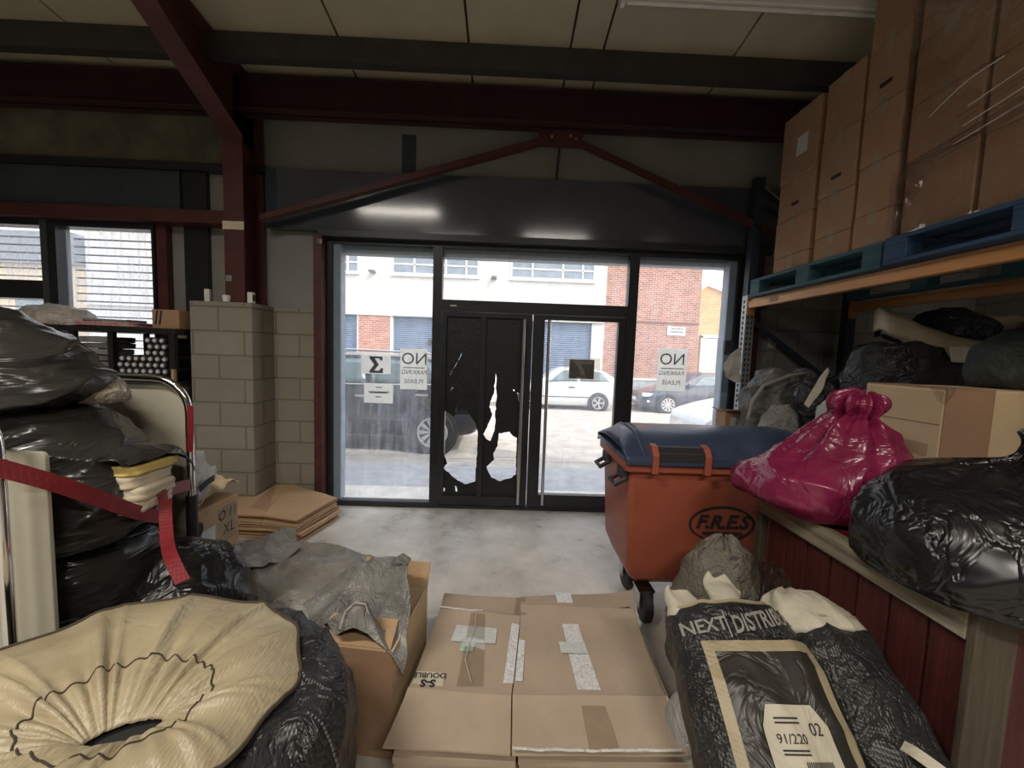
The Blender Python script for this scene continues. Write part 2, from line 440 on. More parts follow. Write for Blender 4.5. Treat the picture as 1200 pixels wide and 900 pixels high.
def sheet_mb(ctrl, nu=48, nv=48, amp=.01, sc=8, seed=0):
    rows = [[Vector(p) for p in r] for r in ctrl]
    def fn(u, v):
        p = crlist([crlist(r, u) for r in rows], v)
        q = p * sc + Vector((seed, seed * 2, 0))
        d = Vector((noise.noise(q), noise.noise(q + Vector((7, 0, 0))), noise.noise(q + Vector((0, 7, 0)))))
        r = 1 - abs(noise.noise(q * .8 + Vector((3, 3, 3))))
        return p + d * amp + Vector((0, 0, 1)) * amp * (r ** 4 - .3)
    return MB().grid(fn, nu, nv)

# ================================================================== the building shell
struct('floor', B(-9, 6, -7, 3.96, -.1, 0), mat('concrete_floor', (.54, .51, .455), .36, .26, 3.2, bump=.22, bscale=34, dark=(.34, .32, .285), rvar=.14), 'pale worn concrete warehouse floor', 'floor')
mb = MB()
for (x0, x1, z0, z1) in ((-9, -5.4, -.1, 4), (-5.4, -3.345, -.1, .95), (-5.4, -3.34, 2.70, 4), (-3.34, -1.72, -.1, 4), (-1.72, 2.33, 2.64, 4), (2.33, 6, -.1, 4)):
    mb.box(x0, x1, 3.95, 4.12, z0, z1)
struct('wall_front', mb, M['clad'], 'front wall above and beside the glazed shopfront', 'wall')
struct('wall_left', B(-9.2, -9, -7, 4.1, -.1, 5.6), 'clad', 'left warehouse wall', 'wall')
struct('wall_right', B(4.7, 4.9, -7, 4.1, -.1, 5.6), 'greyblock', 'right warehouse block wall behind the racking', 'wall')
struct('wall_back', B(-9, 4.7, -7.2, -7, -.1, 5.6), 'clad', 'back warehouse wall', 'wall')
cz = lambda y: 3.95 + .12 * (3.9 - y)
mb = MB()
jx = [-9.1, -7.6, -5.55, -3.475, -1.39, -.368, .437, .70, 1.745, 2.8, 4.9]
for a, b in zip(jx, jx[1:]):
    mb.prism([(4.15, cz(4.15)), (4.15, cz(4.15) + .08), (-7.2, cz(-7.2) + .08), (-7.2, cz(-7.2))], a + .009, b - .009, 'X')
struct('ceiling', mb, 'ceil', 'sloping ceiling of cream roof panels', 'ceiling')
mb = MB(); mb.prism([(4.2, cz(4.2) + .06), (4.2, cz(4.2) + .14), (-7.2, cz(-7.2) + .14), (-7.2, cz(-7.2) + .06)], -9.2, 4.9, 'X')
struct('ceiling_backing', mb, 'joint', 'dark roof seen in the joints of the ceiling panels', 'roof')
# front wall bands, left of the column
struct('trim_1', B(-9, -2.52, 3.90, 3.949, 3.27, 3.80), 'olive', 'stained olive board panel high on the front wall', 'panel')
struct('trim_2', B(-9, -2.3, 3.86, 3.949, 3.20, 3.268), 'frame', 'dark rail under the olive board', 'rail')
struct('trim_3', B(-9, -3.12, 3.89, 3.949, 2.83, 3.198), 'bluepanel', 'dark blue grey panel above the left windows', 'panel')
struct('trim_4', B(-9, -2.56, 3.78, 3.948, 2.70, 2.815), 'redsteel', 'red steel rail over the shuttered windows', 'rail')
struct('trim_5', B(-3.10, -2.88, 3.90, 3.949, .95, 3.198), 'frame', 'dark upright panel between window and column', 'panel')
struct('trim_6', B(-3.345, -3.25, 3.88, 3.948, .9, 2.698), 'redsteel', 'red steel window post beside the shuttered window', 'post')
# eaves beam + purlin + brace
mb = MB(); mb.box(-9, 4.7, 3.70, 3.715, 3.64, 3.93); mb.box(-9, 4.7, 3.63, 3.79, 3.915, 3.93); mb.box(-9, 4.7, 3.63, 3.79, 3.64, 3.655)
struct('trim_7', mb, 'darkred', 'dark red eaves beam across the front wall', 'beam')
mb = MB(); mb.box(-9, 4.7, 3.29, 3.296, 3.83, 4.015); mb.box(-9, 4.7, 3.296, 3.36, 4.007, 4.015); mb.box(-9, 4.7, 3.296, 3.37, 3.83, 3.838); mb.box(-9, 4.7, 3.366, 3.372, 3.83, 3.86)
struct('trim_8', mb, 'purlin', 'dark galvanised purlin under the ceiling panels', 'purlin')
# column and rafter of the portal frame
mb = MB()
mb.box(-2.512, -2.34, 3.60, 3.615, 1.95, 3.40); mb.box(-2.432, -2.42, 3.615, 3.89, 1.95, 3.9); mb.box(-2.512, -2.34, 3.89, 3.905, 1.95, 3.9)
col_ = struct('column', mb, 'redsteel', 'red steel column standing behind the block pier', 'column')
mb = MB()
bl = lambda y: 3.39 - .5 * (y - 3.61)
pts = [(3.61, 3.39), (2.5, bl(2.5)), (1.9, 4.14), (1.9, 4.16), (2.5, bl(2.5) + .016), (3.61, 3.406)]
mb.prism(pts, -2.512, -2.34, 'X')
mb.prism([(3.9, 3.4), (3.61, 3.4), (2.5, bl(2.5) + .01), (1.9, 4.15), (-6.9, 5.18), (-6.9, cz(-6.9) - .01), (3.9, cz(3.9) - .01)], -2.432, -2.42, 'X')
mb.prism([(1.9, 4.14), (-6.9, 5.17), (-6.9, 5.19), (1.9, 4.16)], -2.512, -2.34, 'X')
mb.prism([(3.9, cz(3.9) - .03), (-6.9, cz(-6.9) - .03), (-6.9, cz(-6.9) - .012), (3.9, cz(3.9) - .012)], -2.512, -2.34, 'X')
struct('trim_9', mb, 'redsteel', 'red steel haunched rafter rising from the column', 'rafter')
mb = MB(); mb.box(-2.52, -2.335, 3.593, 3.60, 2.60, 2.67); tag(obj('tape_band', mb, 'creamcloth', col_, ), 'torn pale tape round the column')
mb = MB(); mb.bar((-2.28, 3.74, 2.747), (0.309, 3.74, 3.548), .012, .07); mb.bar((-2.286, 3.75, 2.727), (0.311, 3.75, 3.524), .06, .012)
struct('trim_10', mb, 'redsteel', 'red diagonal brace falling to the column', 'brace')
mb = MB(); mb.bar((0.591, 3.74, 3.546), (2.72, 3.74, 2.708), .012, .06); mb.bar((0.593, 3.75, 3.528), (2.73, 3.75, 2.688), .05, .012)
struct('trim_11', mb, 'redsteel', 'red diagonal brace falling towards the racking', 'brace')
mb = MB(); mb.box(.24, .64, 3.755, 3.77, 3.50, 3.66)
pl = struct('trim_12', mb, 'redsteel', 'bolted red gusset plate where the braces meet', 'plate')
for bx, bz in ((.30, 3.565), (.36, 3.585), (.535, 3.60), (.585, 3.575)):
    m2 = MB(); T = Matrix.Translation((bx, 3.755, bz)) @ Matrix.Rotation(PI / 2, 4, 'X'); m2.lathe([(.013, 0), (.013, .01), (.008, .018)], T, 6)
    obj('bolt', m2, 'steel', pl)
struct('trim_13', MB().tube([(.44, 3.77, 3.52), (.43, 3.85, 3.25)], .012), 'frame', 'thin dark rod hanging below the gusset plate', 'rod')
struct('trim_14', B(-1.05, -.92, 3.935, 3.949, 3.28, 3.64), 'bluepanel', 'dark upright strip on the cladding', 'strip')
# shutter housing over the shopfront
struct('trim_15', B(-2.3, 3.6, 3.86, 3.949, 2.70, 3.25), 'header', 'glossy blue black shutter housing over the shopfront', 'housing')
mb = MB(); mb.box(-1.80, 2.55, 3.82, 3.949, 2.64, 2.698)
struct('trim_16', mb, 'frame', 'black head rail under the shutter housing', 'rail')
struct('trim_17', MB().box(-1.83, -1.755, 3.80, 3.948, 0, 2.639), 'redsteel', 'red steel jamb left of the shopfront', 'jamb')
tag(obj('white_tag', B(-1.79, -1.75, 3.79, 3.80, 2.56, 2.60), 'paper', bpy.data.objects['trim_17']), 'small white tag')
struct('trim_18', B(2.365, 2.46, 3.80, 3.948, 0, 2.639), 'darkred', 'dark red steel jamb right of the shopfront', 'jamb')
# block pier and block infill
struct('wall_pier', B(-2.79, -2.25, 3.55, 3.949, 0, 1.962), 'block', 'painted concrete block pier under the red column', 'pier')
struct('wall_infill', B(-2.249, -1.831, 3.88, 3.949, 0, 1.96), 'block', 'painted block infill beside the shopfront', 'wall')
struct('wall_stub', B(2.47, 4.69, 3.90, 3.949, 0, 2.69), 'greyblock', 'grey block wall behind the racking end', 'wall')
struct('trim_19', B(-8.9, -3.35, 3.91, 3.949, 0, .94), 'block', 'painted block wall under the windows', 'wall')

# ------------------------------------------------------------------ shopfront glazing
fy0, fy1 = 3.90, 3.99
w1 = thing('window_1', 'fixed glass pane left of the doors with paper notices', 'window', (-1.2, 3.95, 0), None, 'structure')
mb = MB(); mb.box(-1.75, -1.70, fy0, fy1, 0, 2.64); mb.box(-1.70, -.725, fy0, fy1, 0, .055); mb.box(-1.70, -.725, fy0, fy1, 2.60, 2.64)
obj('frame', mb, 'frame', w1); mb = MB(); mb.box(-1.70, -1.63, fy0 + .03, fy1 + .06, .055, 2.60); tag(obj('shutter_guide', mb, 'alu', w1), 'pale blue grey aluminium guide')
obj('pane', B(-1.63, -.725, 3.945, 3.951, .055, 2.60), 'pane', w1)
w2 = thing('window_2', 'fixed glass pane right of the doors', 'window', (1.75, 3.95, 0), None, 'structure')
mb = MB(); mb.box(2.27, 2.36, fy0, fy1, 0, 2.64); mb.box(1.29, 2.27, fy0, fy1, 0, .055); mb.box(1.29, 2.27, fy0, fy1, 2.58, 2.64)
obj('frame', mb, 'frame', w2); tag(obj('shutter_guide', B(2.20, 2.27, fy0 + .03, fy1 + .06, .055, 2.58), 'alu', w2), 'pale blue grey aluminium guide')
obj('lock_box', B(2.19, 2.28, fy0 - .005, fy0 + .03, 1.67, 1.80), 'darkpl', w2)
obj('pane', B(1.29, 2.20, 3.945, 3.951, .055, 2.58), 'pane', w2)
w3 = thing('window_3', 'glass fanlight over the doors', 'window', (.3, 3.95, 2.1), None, 'structure')
mb = MB(); mb.box(-.725, -.635, fy0, fy1, 0, 2.64); mb.box(1.195, 1.29, fy0, fy1, 0, 2.64); mb.box(-.635, 1.195, fy0, fy1, 1.99, 2.10); mb.box(-.635, 1.195, fy0, fy1, 2.60, 2.64); mb.box(-.635, 1.195, fy0, fy1, 0, .03)
obj('frame', mb, 'frame', w3); obj('pane', B(-.635, 1.195, 3.945, 3.951, 2.10, 2.60), 'pane', w3)
tag(obj('maker_plate', B(-.55, -.49, fy0 - .003, fy0, 2.035, 2.05), 'steel', w3), 'tiny metal plate')
# right leaf
d2 = thing('door_2', 'right glass door leaf with a square brown sign', 'door', (.8, 3.95, 0), None, 'structure')
mb = MB(); mb.box(.27, .385, fy0 + .01, fy1 - .01, .035, 1.985); mb.box(1.12, 1.19, fy0 + .01, fy1 - .01, .035, 1.985); mb.box(.385, 1.12, fy0 + .01, fy1 - .01, 1.94, 1.985); mb.box(.385, 1.12, fy0 + .01, fy1 - .01, .035, .165)
obj('leaf_frame', mb, 'frame', d2); obj('pane', B(.385, 1.12, 3.945, 3.951, .165, 1.94), 'pane', d2)
def pull(x, parent, m):
    mb = MB().tube([(x, 3.83, .09), (x, 3.83, 1.93)], .016, 14)
    for z in (.14, 1.0, 1.87): mb.tube([(x, 3.83, z), (x, 3.91, z)], .009)
    return tag(obj('pull_handle', mb, m, parent, smooth=True), 'full height tubular steel pull handle')
pull(.42, d2, 'steel')
# left leaf with charred film
d1 = thing('door_1', 'left glass door leaf under torn charred black film', 'door', (-.2, 3.95, 0), None, 'structure')
mb = MB(); mb.box(-.63, -.585, fy0 + .01, fy1 - .01, .035, 1.985); mb.box(.155, .262, fy0 + .01, fy1 - .01, .035, 1.985); mb.box(-.585, .155, fy0 + .01, fy1 - .01, 1.94, 1.985); mb.box(-.585, .155, fy0 + .01, fy1 - .01, .035, .13)
mb.box(-.245, -.195, fy0 + .005, fy1 - .02, .13, 1.94)
obj('leaf_frame', mb, 'frame', d1)
pull(.175, d1, 'steel')
def holed(name, x0, x1, z0, z1, holes, label):
    y0, y1 = 3.938, 3.943
    outer = [Vector((x0, z0, 0)), Vector((x1, z0, 0)), Vector((x1, z1, 0)), Vector((x0, z1, 0))]
    loops = [outer]
    for h in holes:
        pts = []
        for i in range(len(h)):
            a = Vector((h[i][0], h[i][2], 0)); b = Vector((h[(i + 1) % len(h)][0], h[(i + 1) % len(h)][2], 0))
            L = (b - a).length; n = max(1, int(L / .025)); nn = Vector((-(b - a).y, (b - a).x, 0)).normalized() if L > 0 else Vector()
            for k in range(n):
                f = k / n; q = a.lerp(b, f)
                if k: q += nn * min(.012, L * .2) * noise.noise(q * 60)
                q.x = max(x0 + .003, min(x1 - .003, q.x)); pts.append(q)
        loops.append(pts)
    tris = tessellate_polygon(loops); flat = [p for l in loops for p in l]
    mb = MB()
    n = len(flat)
    mb.v = [(p.x, y0, p.y) for p in flat] + [(p.x, y1, p.y) for p in flat]
    mb.f = [tuple(t) for t in tris] + [tuple(i + n for i in reversed(t)) for t in tris]
    b = 0
    for l in loops:
        m = len(l)
        for i in range(m):
            j = (i + 1) % m; mb.f.append((b + i, b + j, b + j + n, b + i + n))
        b += m
    return tag(obj(name, mb, 'burnt', d1), label)
hA = [(-0.596, 3.94, 1.008), (-0.541, 3.94, 0.966), (-0.487, 3.94, 0.942), (-0.472, 3.94, 1.064), (-0.445, 3.94, 0.995), (-0.411, 3.94, 1.031), (-0.359, 3.94, 1.007), (-0.314, 3.94, 0.93), (-0.278, 3.94, 0.879), (-0.249, 3.94, 0.757), (-0.254, 3.94, 0.491), (-0.26, 3.94, 0.376), (-0.262, 3.94, 0.277), (-0.366, 3.94, 0.243), (-0.445, 3.94, 0.281), (-0.516, 3.94, 0.341), (-0.596, 3.94, 0.41), (-0.553, 3.94, 0.456), (-0.581, 3.94, 0.526), (-0.594, 3.94, 0.658)]
hs1 = [(-0.449, 3.94, 1.529), (-0.548, 3.94, 1.363), (-0.535, 3.94, 1.359), (-0.498, 3.94, 1.442), (-0.429, 3.94, 1.589)]
hs2 = [(-0.439, 3.94, 1.355), (-0.541, 3.94, 1.2), (-0.534, 3.94, 1.195)]
hs3 = [(-0.592, 3.94, 0.205), (-0.57, 3.94, 0.197), (-0.573, 3.94, 0.16), (-0.595, 3.94, 0.169)]
hs4 = [(-0.47, 3.94, 0.226), (-0.452, 3.94, 0.218), (-0.442, 3.94, 0.164), (-0.46, 3.94, 0.164)]
holed('charred_film', -.60, -.23, .12, 1.95, [hA, hs1, hs2, hs3, hs4], 'black film with a large jagged hole low down')
hB = [(-0.087, 3.94, 1.392), (-0.098, 3.94, 1.189), (-0.132, 3.94, 1.101), (-0.141, 3.94, 1.049), (-0.108, 3.94, 0.98), (-0.156, 3.94, 0.843), (-0.193, 3.94, 0.77), (-0.161, 3.94, 0.72), (-0.12, 3.94, 0.699), (-0.083, 3.94, 0.806), (-0.075, 3.94, 0.885), (-0.082, 3.94, 0.957), (-0.07, 3.94, 1.14), (-0.077, 3.94, 1.345)]
hC = [(-0.036, 3.94, 0.785), (0.069, 3.94, 0.804), (0.098, 3.94, 0.768), (0.148, 3.94, 0.743), (0.152, 3.94, 0.361), (0.086, 3.94, 0.317), (-0.008, 3.94, 0.284), (-0.098, 3.94, 0.322), (-0.152, 3.94, 0.432), (-0.076, 3.94, 0.51), (-0.087, 3.94, 0.572), (-0.043, 3.94, 0.657), (-0.038, 3.94, 0.746)]
hs5 = [(0.09, 3.94, 1.234), (0.108, 3.94, 1.235), (0.104, 3.94, 1.213)]
hs6 = [(0.134, 3.94, 1.205), (0.156, 3.94, 1.197), (0.155, 3.94, 1.102), (0.145, 3.94, 1.162)]
holed('charred_film', -.21, .162, .12, 1.95, [hB, hC, hs5, hs6], 'black film with a long slit and a round hole')

# paper notices on the glass (seen from behind, so the lettering reads backwards)
def notice(name, x0, x1, z0, z1, label, lines, m='paper', extra=None, cat='notice', group=None):
    t = thing(name, label, cat, ((x0 + x1) / 2, 3.955, z0), group)
    mb = MB(); mb.box(x0, x1, 3.953, 3.9545, z0, z1); obj('sheet', mb, m, t)
    mb = MB(); w = x1 - x0; h = z1 - z0
    for (txt, size, fx, fz) in lines:
        text_mb(mb, txt, size, lambda x, y: (x0 + w * fx - x, 3.9522, z0 + h * fz + y))
    if extra: extra(mb, x0, w, z0, h)
    obj('lettering', mb, 'greyink', t)
    return t
def bar_under(mb, x0, w, z0, h): mb.box(x0 + .12 * w, x0 + .9 * w, 3.952, 3.9525, z0 + .525 * h, z0 + .545 * h)
notice('no_parking_notice', -1.045, -.775, 1.20, 1.61, 'no parking notice seen from behind on the left glass pane', [('NO', .165, .52, .74), ('PARKING', .062, .52, .42), ('PLEASE', .062, .5, .2)], 'paper', bar_under)
notice('no_parking_notice', 1.545, 1.845, 1.27, 1.70, 'no parking notice seen from behind on the right glass pane', [('NO', .165, .5, .74), ('PARKING', .062, .5, .42), ('PLEASE', .062, .5, .2)], 'paper', bar_under)
def sigma(mb, x0, w, z0, h):
    p = [(.28, .95), (.72, .95), (.72, .74), (.64, .74), (.62, .84), (.46, .84), (.60, .5), (.44, .18), (.62, .18), (.66, .32), (.74, .32), (.74, .05), (.28, .05), (.28, .15), (.44, .5), (.28, .85)]
    mb.prism([(x0 + w * a, z0 + h * b) for a, b in p], 3.952, 3.9528, 'Y')
notice('sign_sheet', -1.435, -1.14, 1.345, 1.53, 'white sheet with a bold black sigma shaped letter', [], 'paper', sigma)
def lines(mb, x0, w, z0, h):
    for f, a, b in ((.78, .4, .62), (.55, .15, .88), (.5, .2, .8), (.3, .4, .6)): mb.box(x0 + w * a, x0 + w * b, 3.952, 3.9525, z0 + h * f, z0 + h * (f + .045))
notice('printed_sheet', -1.405, -1.115, 1.05, 1.25, 'small white printed sheet below the sigma sheet', [], 'paper', lines)
t = thing('square_sign', 'square brown sign with a pale seven on the right door', 'sign', (.785, 3.955, 1.34))
obj('backing', B(.60, .965, 3.953, 3.9545, 1.335, 1.575), 'tapeclear', t); obj('panel', B(.652, .905, 3.9515, 3.9525, 1.365, 1.56), 'brownsign', t)
mb = MB(); mb.prism([(.69, 1.545), (.89, 1.545), (.89, 1.515), (.76, 1.515), (.80, 1.46), (.815, 1.40), (.77, 1.40), (.76, 1.45), (.72, 1.51)], 3.9507, 3.9513, 'Y'); tag(obj('numeral', mb, mat('taupe_print', (.24, .22, .19), .5), t), 'pale taupe figure seven')
mb = MB()
for k in range(7): mb.box(.73 + k * .015, .741 + k * .015, 3.9507, 3.9511, 1.370, 1.384)
tag(obj('caption', mb, 'paper', t), 'tiny white lettering')

# ------------------------------------------------------------------ shuttered windows at the left
def barred(name, x0, x1, label, rail):
    w = thing(name, label, 'window', ((x0 + x1) / 2, 3.95, .95), None, 'structure')
    mb = MB(); mb.box(x0 - .06, x0, 3.86, 3.99, .95, 2.70); mb.box(x1, x1 + .025, 3.86, 3.99, .95, 2.70); mb.box(x0, x1, 3.86, 3.99, .95, 1.02); mb.box(x0, x1, 3.86, 3.99, 2.64, 2.70)
    if rail: mb.box(x0, x1, 3.86, 3.99, 1.96, 2.13)
    obj('frame', mb, 'frame', w); obj('pane', B(x0, x1, 3.945, 3.951, 1.02, 2.64), 'panew', w)
    mb = MB(); z = 1.06
    while z < 2.62:
        mb.box(x0, x1, 4.02, 4.035, z, z + .013); z += .075
    obj('shutter_slats', mb, 'rackblue', w)
    return w
barred('window_4', -4.26, -3.375, 'shuttered window beside the red post', False)
barred('window_5', -5.34, -4.40, 'shuttered window at the left edge with a thick rail', True)
struct('trim_20', B(-4.39, -4.33, 3.85, 3.99, .95, 2.70), 'bluepanel', 'blue grey mullion between the shuttered windows', 'mullion')

# ================================================================== outside
gz = lambda y: -.05 - .022 * max(0, y - 4.2)
def ground(name, y0, y1, x0, x1, m, lift, label, cat):
    mb = MB(); mb.prism([(y0, gz(y0) + lift), (y1, gz(y1) + lift), (y1, gz(y1) - .2), (y0, gz(y0) - .2)], x0, x1, 'X')
    return struct(name, mb, m, label, cat)
ground('road', 4.12, 14.1, -40, 40, 'asphalt', 0, 'sunlit worn road surface outside', 'road')
ground('pavement', 4.12, 4.62, -40, 40, 'pave', .02, 'pale pavement strip outside the doors', 'pavement')
ground('pavement_far', 14.1, 15.6, -40, 40, 'pave', .10, 'far pavement in front of the white building', 'pavement')
ground('grey_band', 4.62, 5.65, -40, 40, 'asphaltdark', .006, 'darker grey band along the near kerb', 'road')  # band of darker, greyer ground
ground('yellow_line', 6.10, 6.18, -40, 40, 'yellowline', .004, 'faded yellow line along the road', 'road marking')
# white building over the road
BY = 15.5
b1 = thing('white_building', 'white rendered building with blue roller doors over the road', 'building', (-2, BY, -.3))
mb = MB(); mb.box(-16, 3.86, BY - .02, BY + 6, 2.90, 7.4)
for (a, b) in ((-16, -9.6), (-7.4, -6.4), (-.9, .05), (3.38, 3.86)): mb.box(a, b, BY, BY + 6, -.3, 2.90)
obj('wall', mb, 'render', b1)
obj('brick_pier', B(-5.72, -4.50, BY - .04, BY + .3, -.3, 2.90), 'brick', b1)
for (a, b) in ((-5.78, -5.72), (-4.50, -4.40)): obj('pier_edge', B(a, b, BY - .03, BY + .2, -.3, 2.90), 'render', b1)
for (a, b) in ((-6.4, -5.78), (-4.40, -.9), (.05, 3.38), (-9.6, -7.4)):
    mb = MB(); z = -.28
    while z < 2.88:
        mb.prism([(BY + .12, z), (BY + .09, z + .04), (BY + .12, z + .079), (BY + .2, z + .079), (BY + .2, z)], a, b, 'X'); z += .08
    obj('roller_door', mb, 'roller', b1)
obj('alarm_plate', B(-3.02, -2.88, BY + .0, BY + .08, 1.8, 2.02), 'ink', b1)
for (a, b, n) in ((-8.6, -5.74, 4), (-4.42, -1.14, 4), (.14, 3.36, 4)):
    w = obj('window', MB().box(a, b, BY - .05, BY - .02, 4.46, 4.54).box(a, b, BY - .05, BY - .02, 5.7, 5.76).box(a, b, BY - .05, BY - .02, 4.84, 4.89), 'white', b1)
    obj('pane', B(a, b, BY - .026, BY - .021, 4.5, 5.72), mat('window_blue_pane', (.19, .23, .27), .1, .25, 2), w)
    xs = [a, a + .28 * (b - a) / 1.0 * .9, a + (b - a) * .62, a + (b - a) * .86, b]
    for x in xs: obj('glazing_bar', B(x - .03, x + .03, BY - .05, BY - .02, 4.5, 5.74), 'white', w)
    obj('sill', B(a - .06, b + .06, BY - .10, BY - .02, 4.40, 4.46), 'render', w)
for x, z in ((-5.16, 4.5), (-.52, 4.44)): obj('wall_lamp', MB().box(x - .10, x + .10, BY - .36, BY - .02, z - .02, z + .05), 'greyink', b1)
obj('ledge', B(-16, 3.86, BY - .09, BY - .02, 2.88, 2.99), 'render', b1)
# brick building
b2 = thing('brick_building', 'red brick building with a grey plinth beside the white one', 'building', (5.5, BY, -.3))
obj('wall', B(3.861, 7.62, BY + .02, BY + 6, -.3, 9), 'brickpale', b2)
obj('plinth', B(4.95, 7.66, BY - .05, BY + .02, -.3, .70), mat('grey_plinth', (.34, .38, .39), .8, .15, 4), b2)
obj('plinth_cap', B(4.95, 7.66, BY - .07, BY + .02, .70, .78), 'pave', b2)
obj('pilaster', B(4.45, 4.75, BY - .06, BY + .02, -.3, 2.8), 'brickpale', b2)
obj('string_course', B(5.0, 7.62, BY - .02, BY + .02, 2.98, 3.05), mat('dark_course', (.25, .12, .1), .9), b2)
obj('burglar_alarm', B(4.98, 5.08, BY - .06, BY + .02, 5.0, 5.12), 'white', b2)
t = thing('street_sign', 'small white street name plate on the brick wall', 'sign', (6.72, BY - .02, 2.55))
obj('plate', B(6.37, 7.08, BY - .015, BY + .018, 2.52, 2.86), 'white', t)
mb = MB()
for z, a, b in ((2.74, 6.5, 6.95), (2.62, 6.47, 6.98)):
    x = a
    while x < b: mb.box(x, x + .035, BY - .02, BY - .016, z, z + .07); x += .055
obj('lettering', mb, 'ink', t)
b3 = thing('gable_building', 'orange brick gable with a white door down the side street', 'building', (10.2, 19, -.4))
mb = MB(); mb.prism([(9.3, -.4), (11.9, -.4), (11.9, 4.3), (9.6, 5.15), (9.3, 4.9)], 19, 24, 'Y'); obj('wall', mb, 'brickorange', b3)
mb = MB(); mb.prism([(9.25, 4.9), (9.6, 5.28), (12, 4.42), (12, 4.28), (9.6, 5.13)], 18.9, 24, 'Y'); obj('verge', mb, 'white', b3)
mb = MB()
z = -.3
while z < 2.6: mb.box(9.55, 10.25, 18.93, 18.99, z, z + .13); z += .14
obj('door', mb, 'white', b3); obj('door_frame', MB().box(9.43, 9.53, 18.9, 19, -.4, 2.75).box(9.43, 10.4, 18.9, 19, 2.66, 2.8).box(10.27, 10.4, 18.9, 19, -.4, 2.75), 'render', b3)
b4 = thing('grey_building', 'pale grey industrial building further left over the road', 'building', (-24, 17, -.4))
obj('wall', B(-34, -16.6, 17, 24, -.4, 4.6), mat('peach_render', (.62, .50, .36), .85, .12, 2), b4)
mb = MB(); mb.prism([(-34.4, 4.6), (-16.5, 4.6), (-17.9, 5.9), (-32.5, 5.9)], 16.8, 24, 'Y'); obj('roof', mb, mat('slate_roof', (.22, .23, .25), .7), b4)
for x in (-31, -27.5, -24, -20.5): obj('window', B(x, x + 1.6, 16.96, 17, 1.4, 3.2), mat('window_blue_pane', (.3, .4, .5), .1), b4)
# outside shutter box just beyond the glass
mb = MB(); mb.box(-1.78, 2.40, 4.0, 4.119, 2.53, 2.638)
struct('trim_21', mb, 'alu', 'blue grey shutter curtain edge seen through the glass top', 'shutter')

# ------------------------------------------------------------------ cars (nose towards -x)
def wheel(parent, x, y, z, r, spokes, side):
    T = Matrix.Translation((x, y, z)) @ Matrix.Rotation(PI / 2 * (1 if side < 0 else -1), 4, 'X')
    w = obj('wheel', MB().lathe([(r * .60, -.06), (r * .93, -.07), (r, -.03), (r, .07), (r * .95, .11), (r * .72, .115), (r * .66, .09)], T, 40), 'tyre', parent, smooth=True)
    mb = MB(); mb.lathe([(r * .64, .02), (r * .70, .095), (r * .70, .112), (r * .63, .112), (r * .60, .03)], T, 40)
    mb.lathe([(.02, .05), (r * .16, .06), (r * .16, .10), (.03, .105)], T, 16)
    for k in range(spokes):
        a = 2 * PI * k / spokes
        for da in ((-.12, .12) if spokes < 9 else (-.09, .09)):
            A = T @ Vector((r * .13 * math.cos(a), r * .13 * math.sin(a), .085)); Bv = T @ Vector((r * .66 * math.cos(a + da), r * .66 * math.sin(a + da), .09))
            mb.bar(A, Bv, .028, .022, up=(0, 1, 0))
    obj('alloy_rim', mb, 'rim', w, smooth=True)
    obj('brake_disc', MB().lathe([(r * .6, .0), (r * .6, .01)], T, 24), 'darkpl', w)
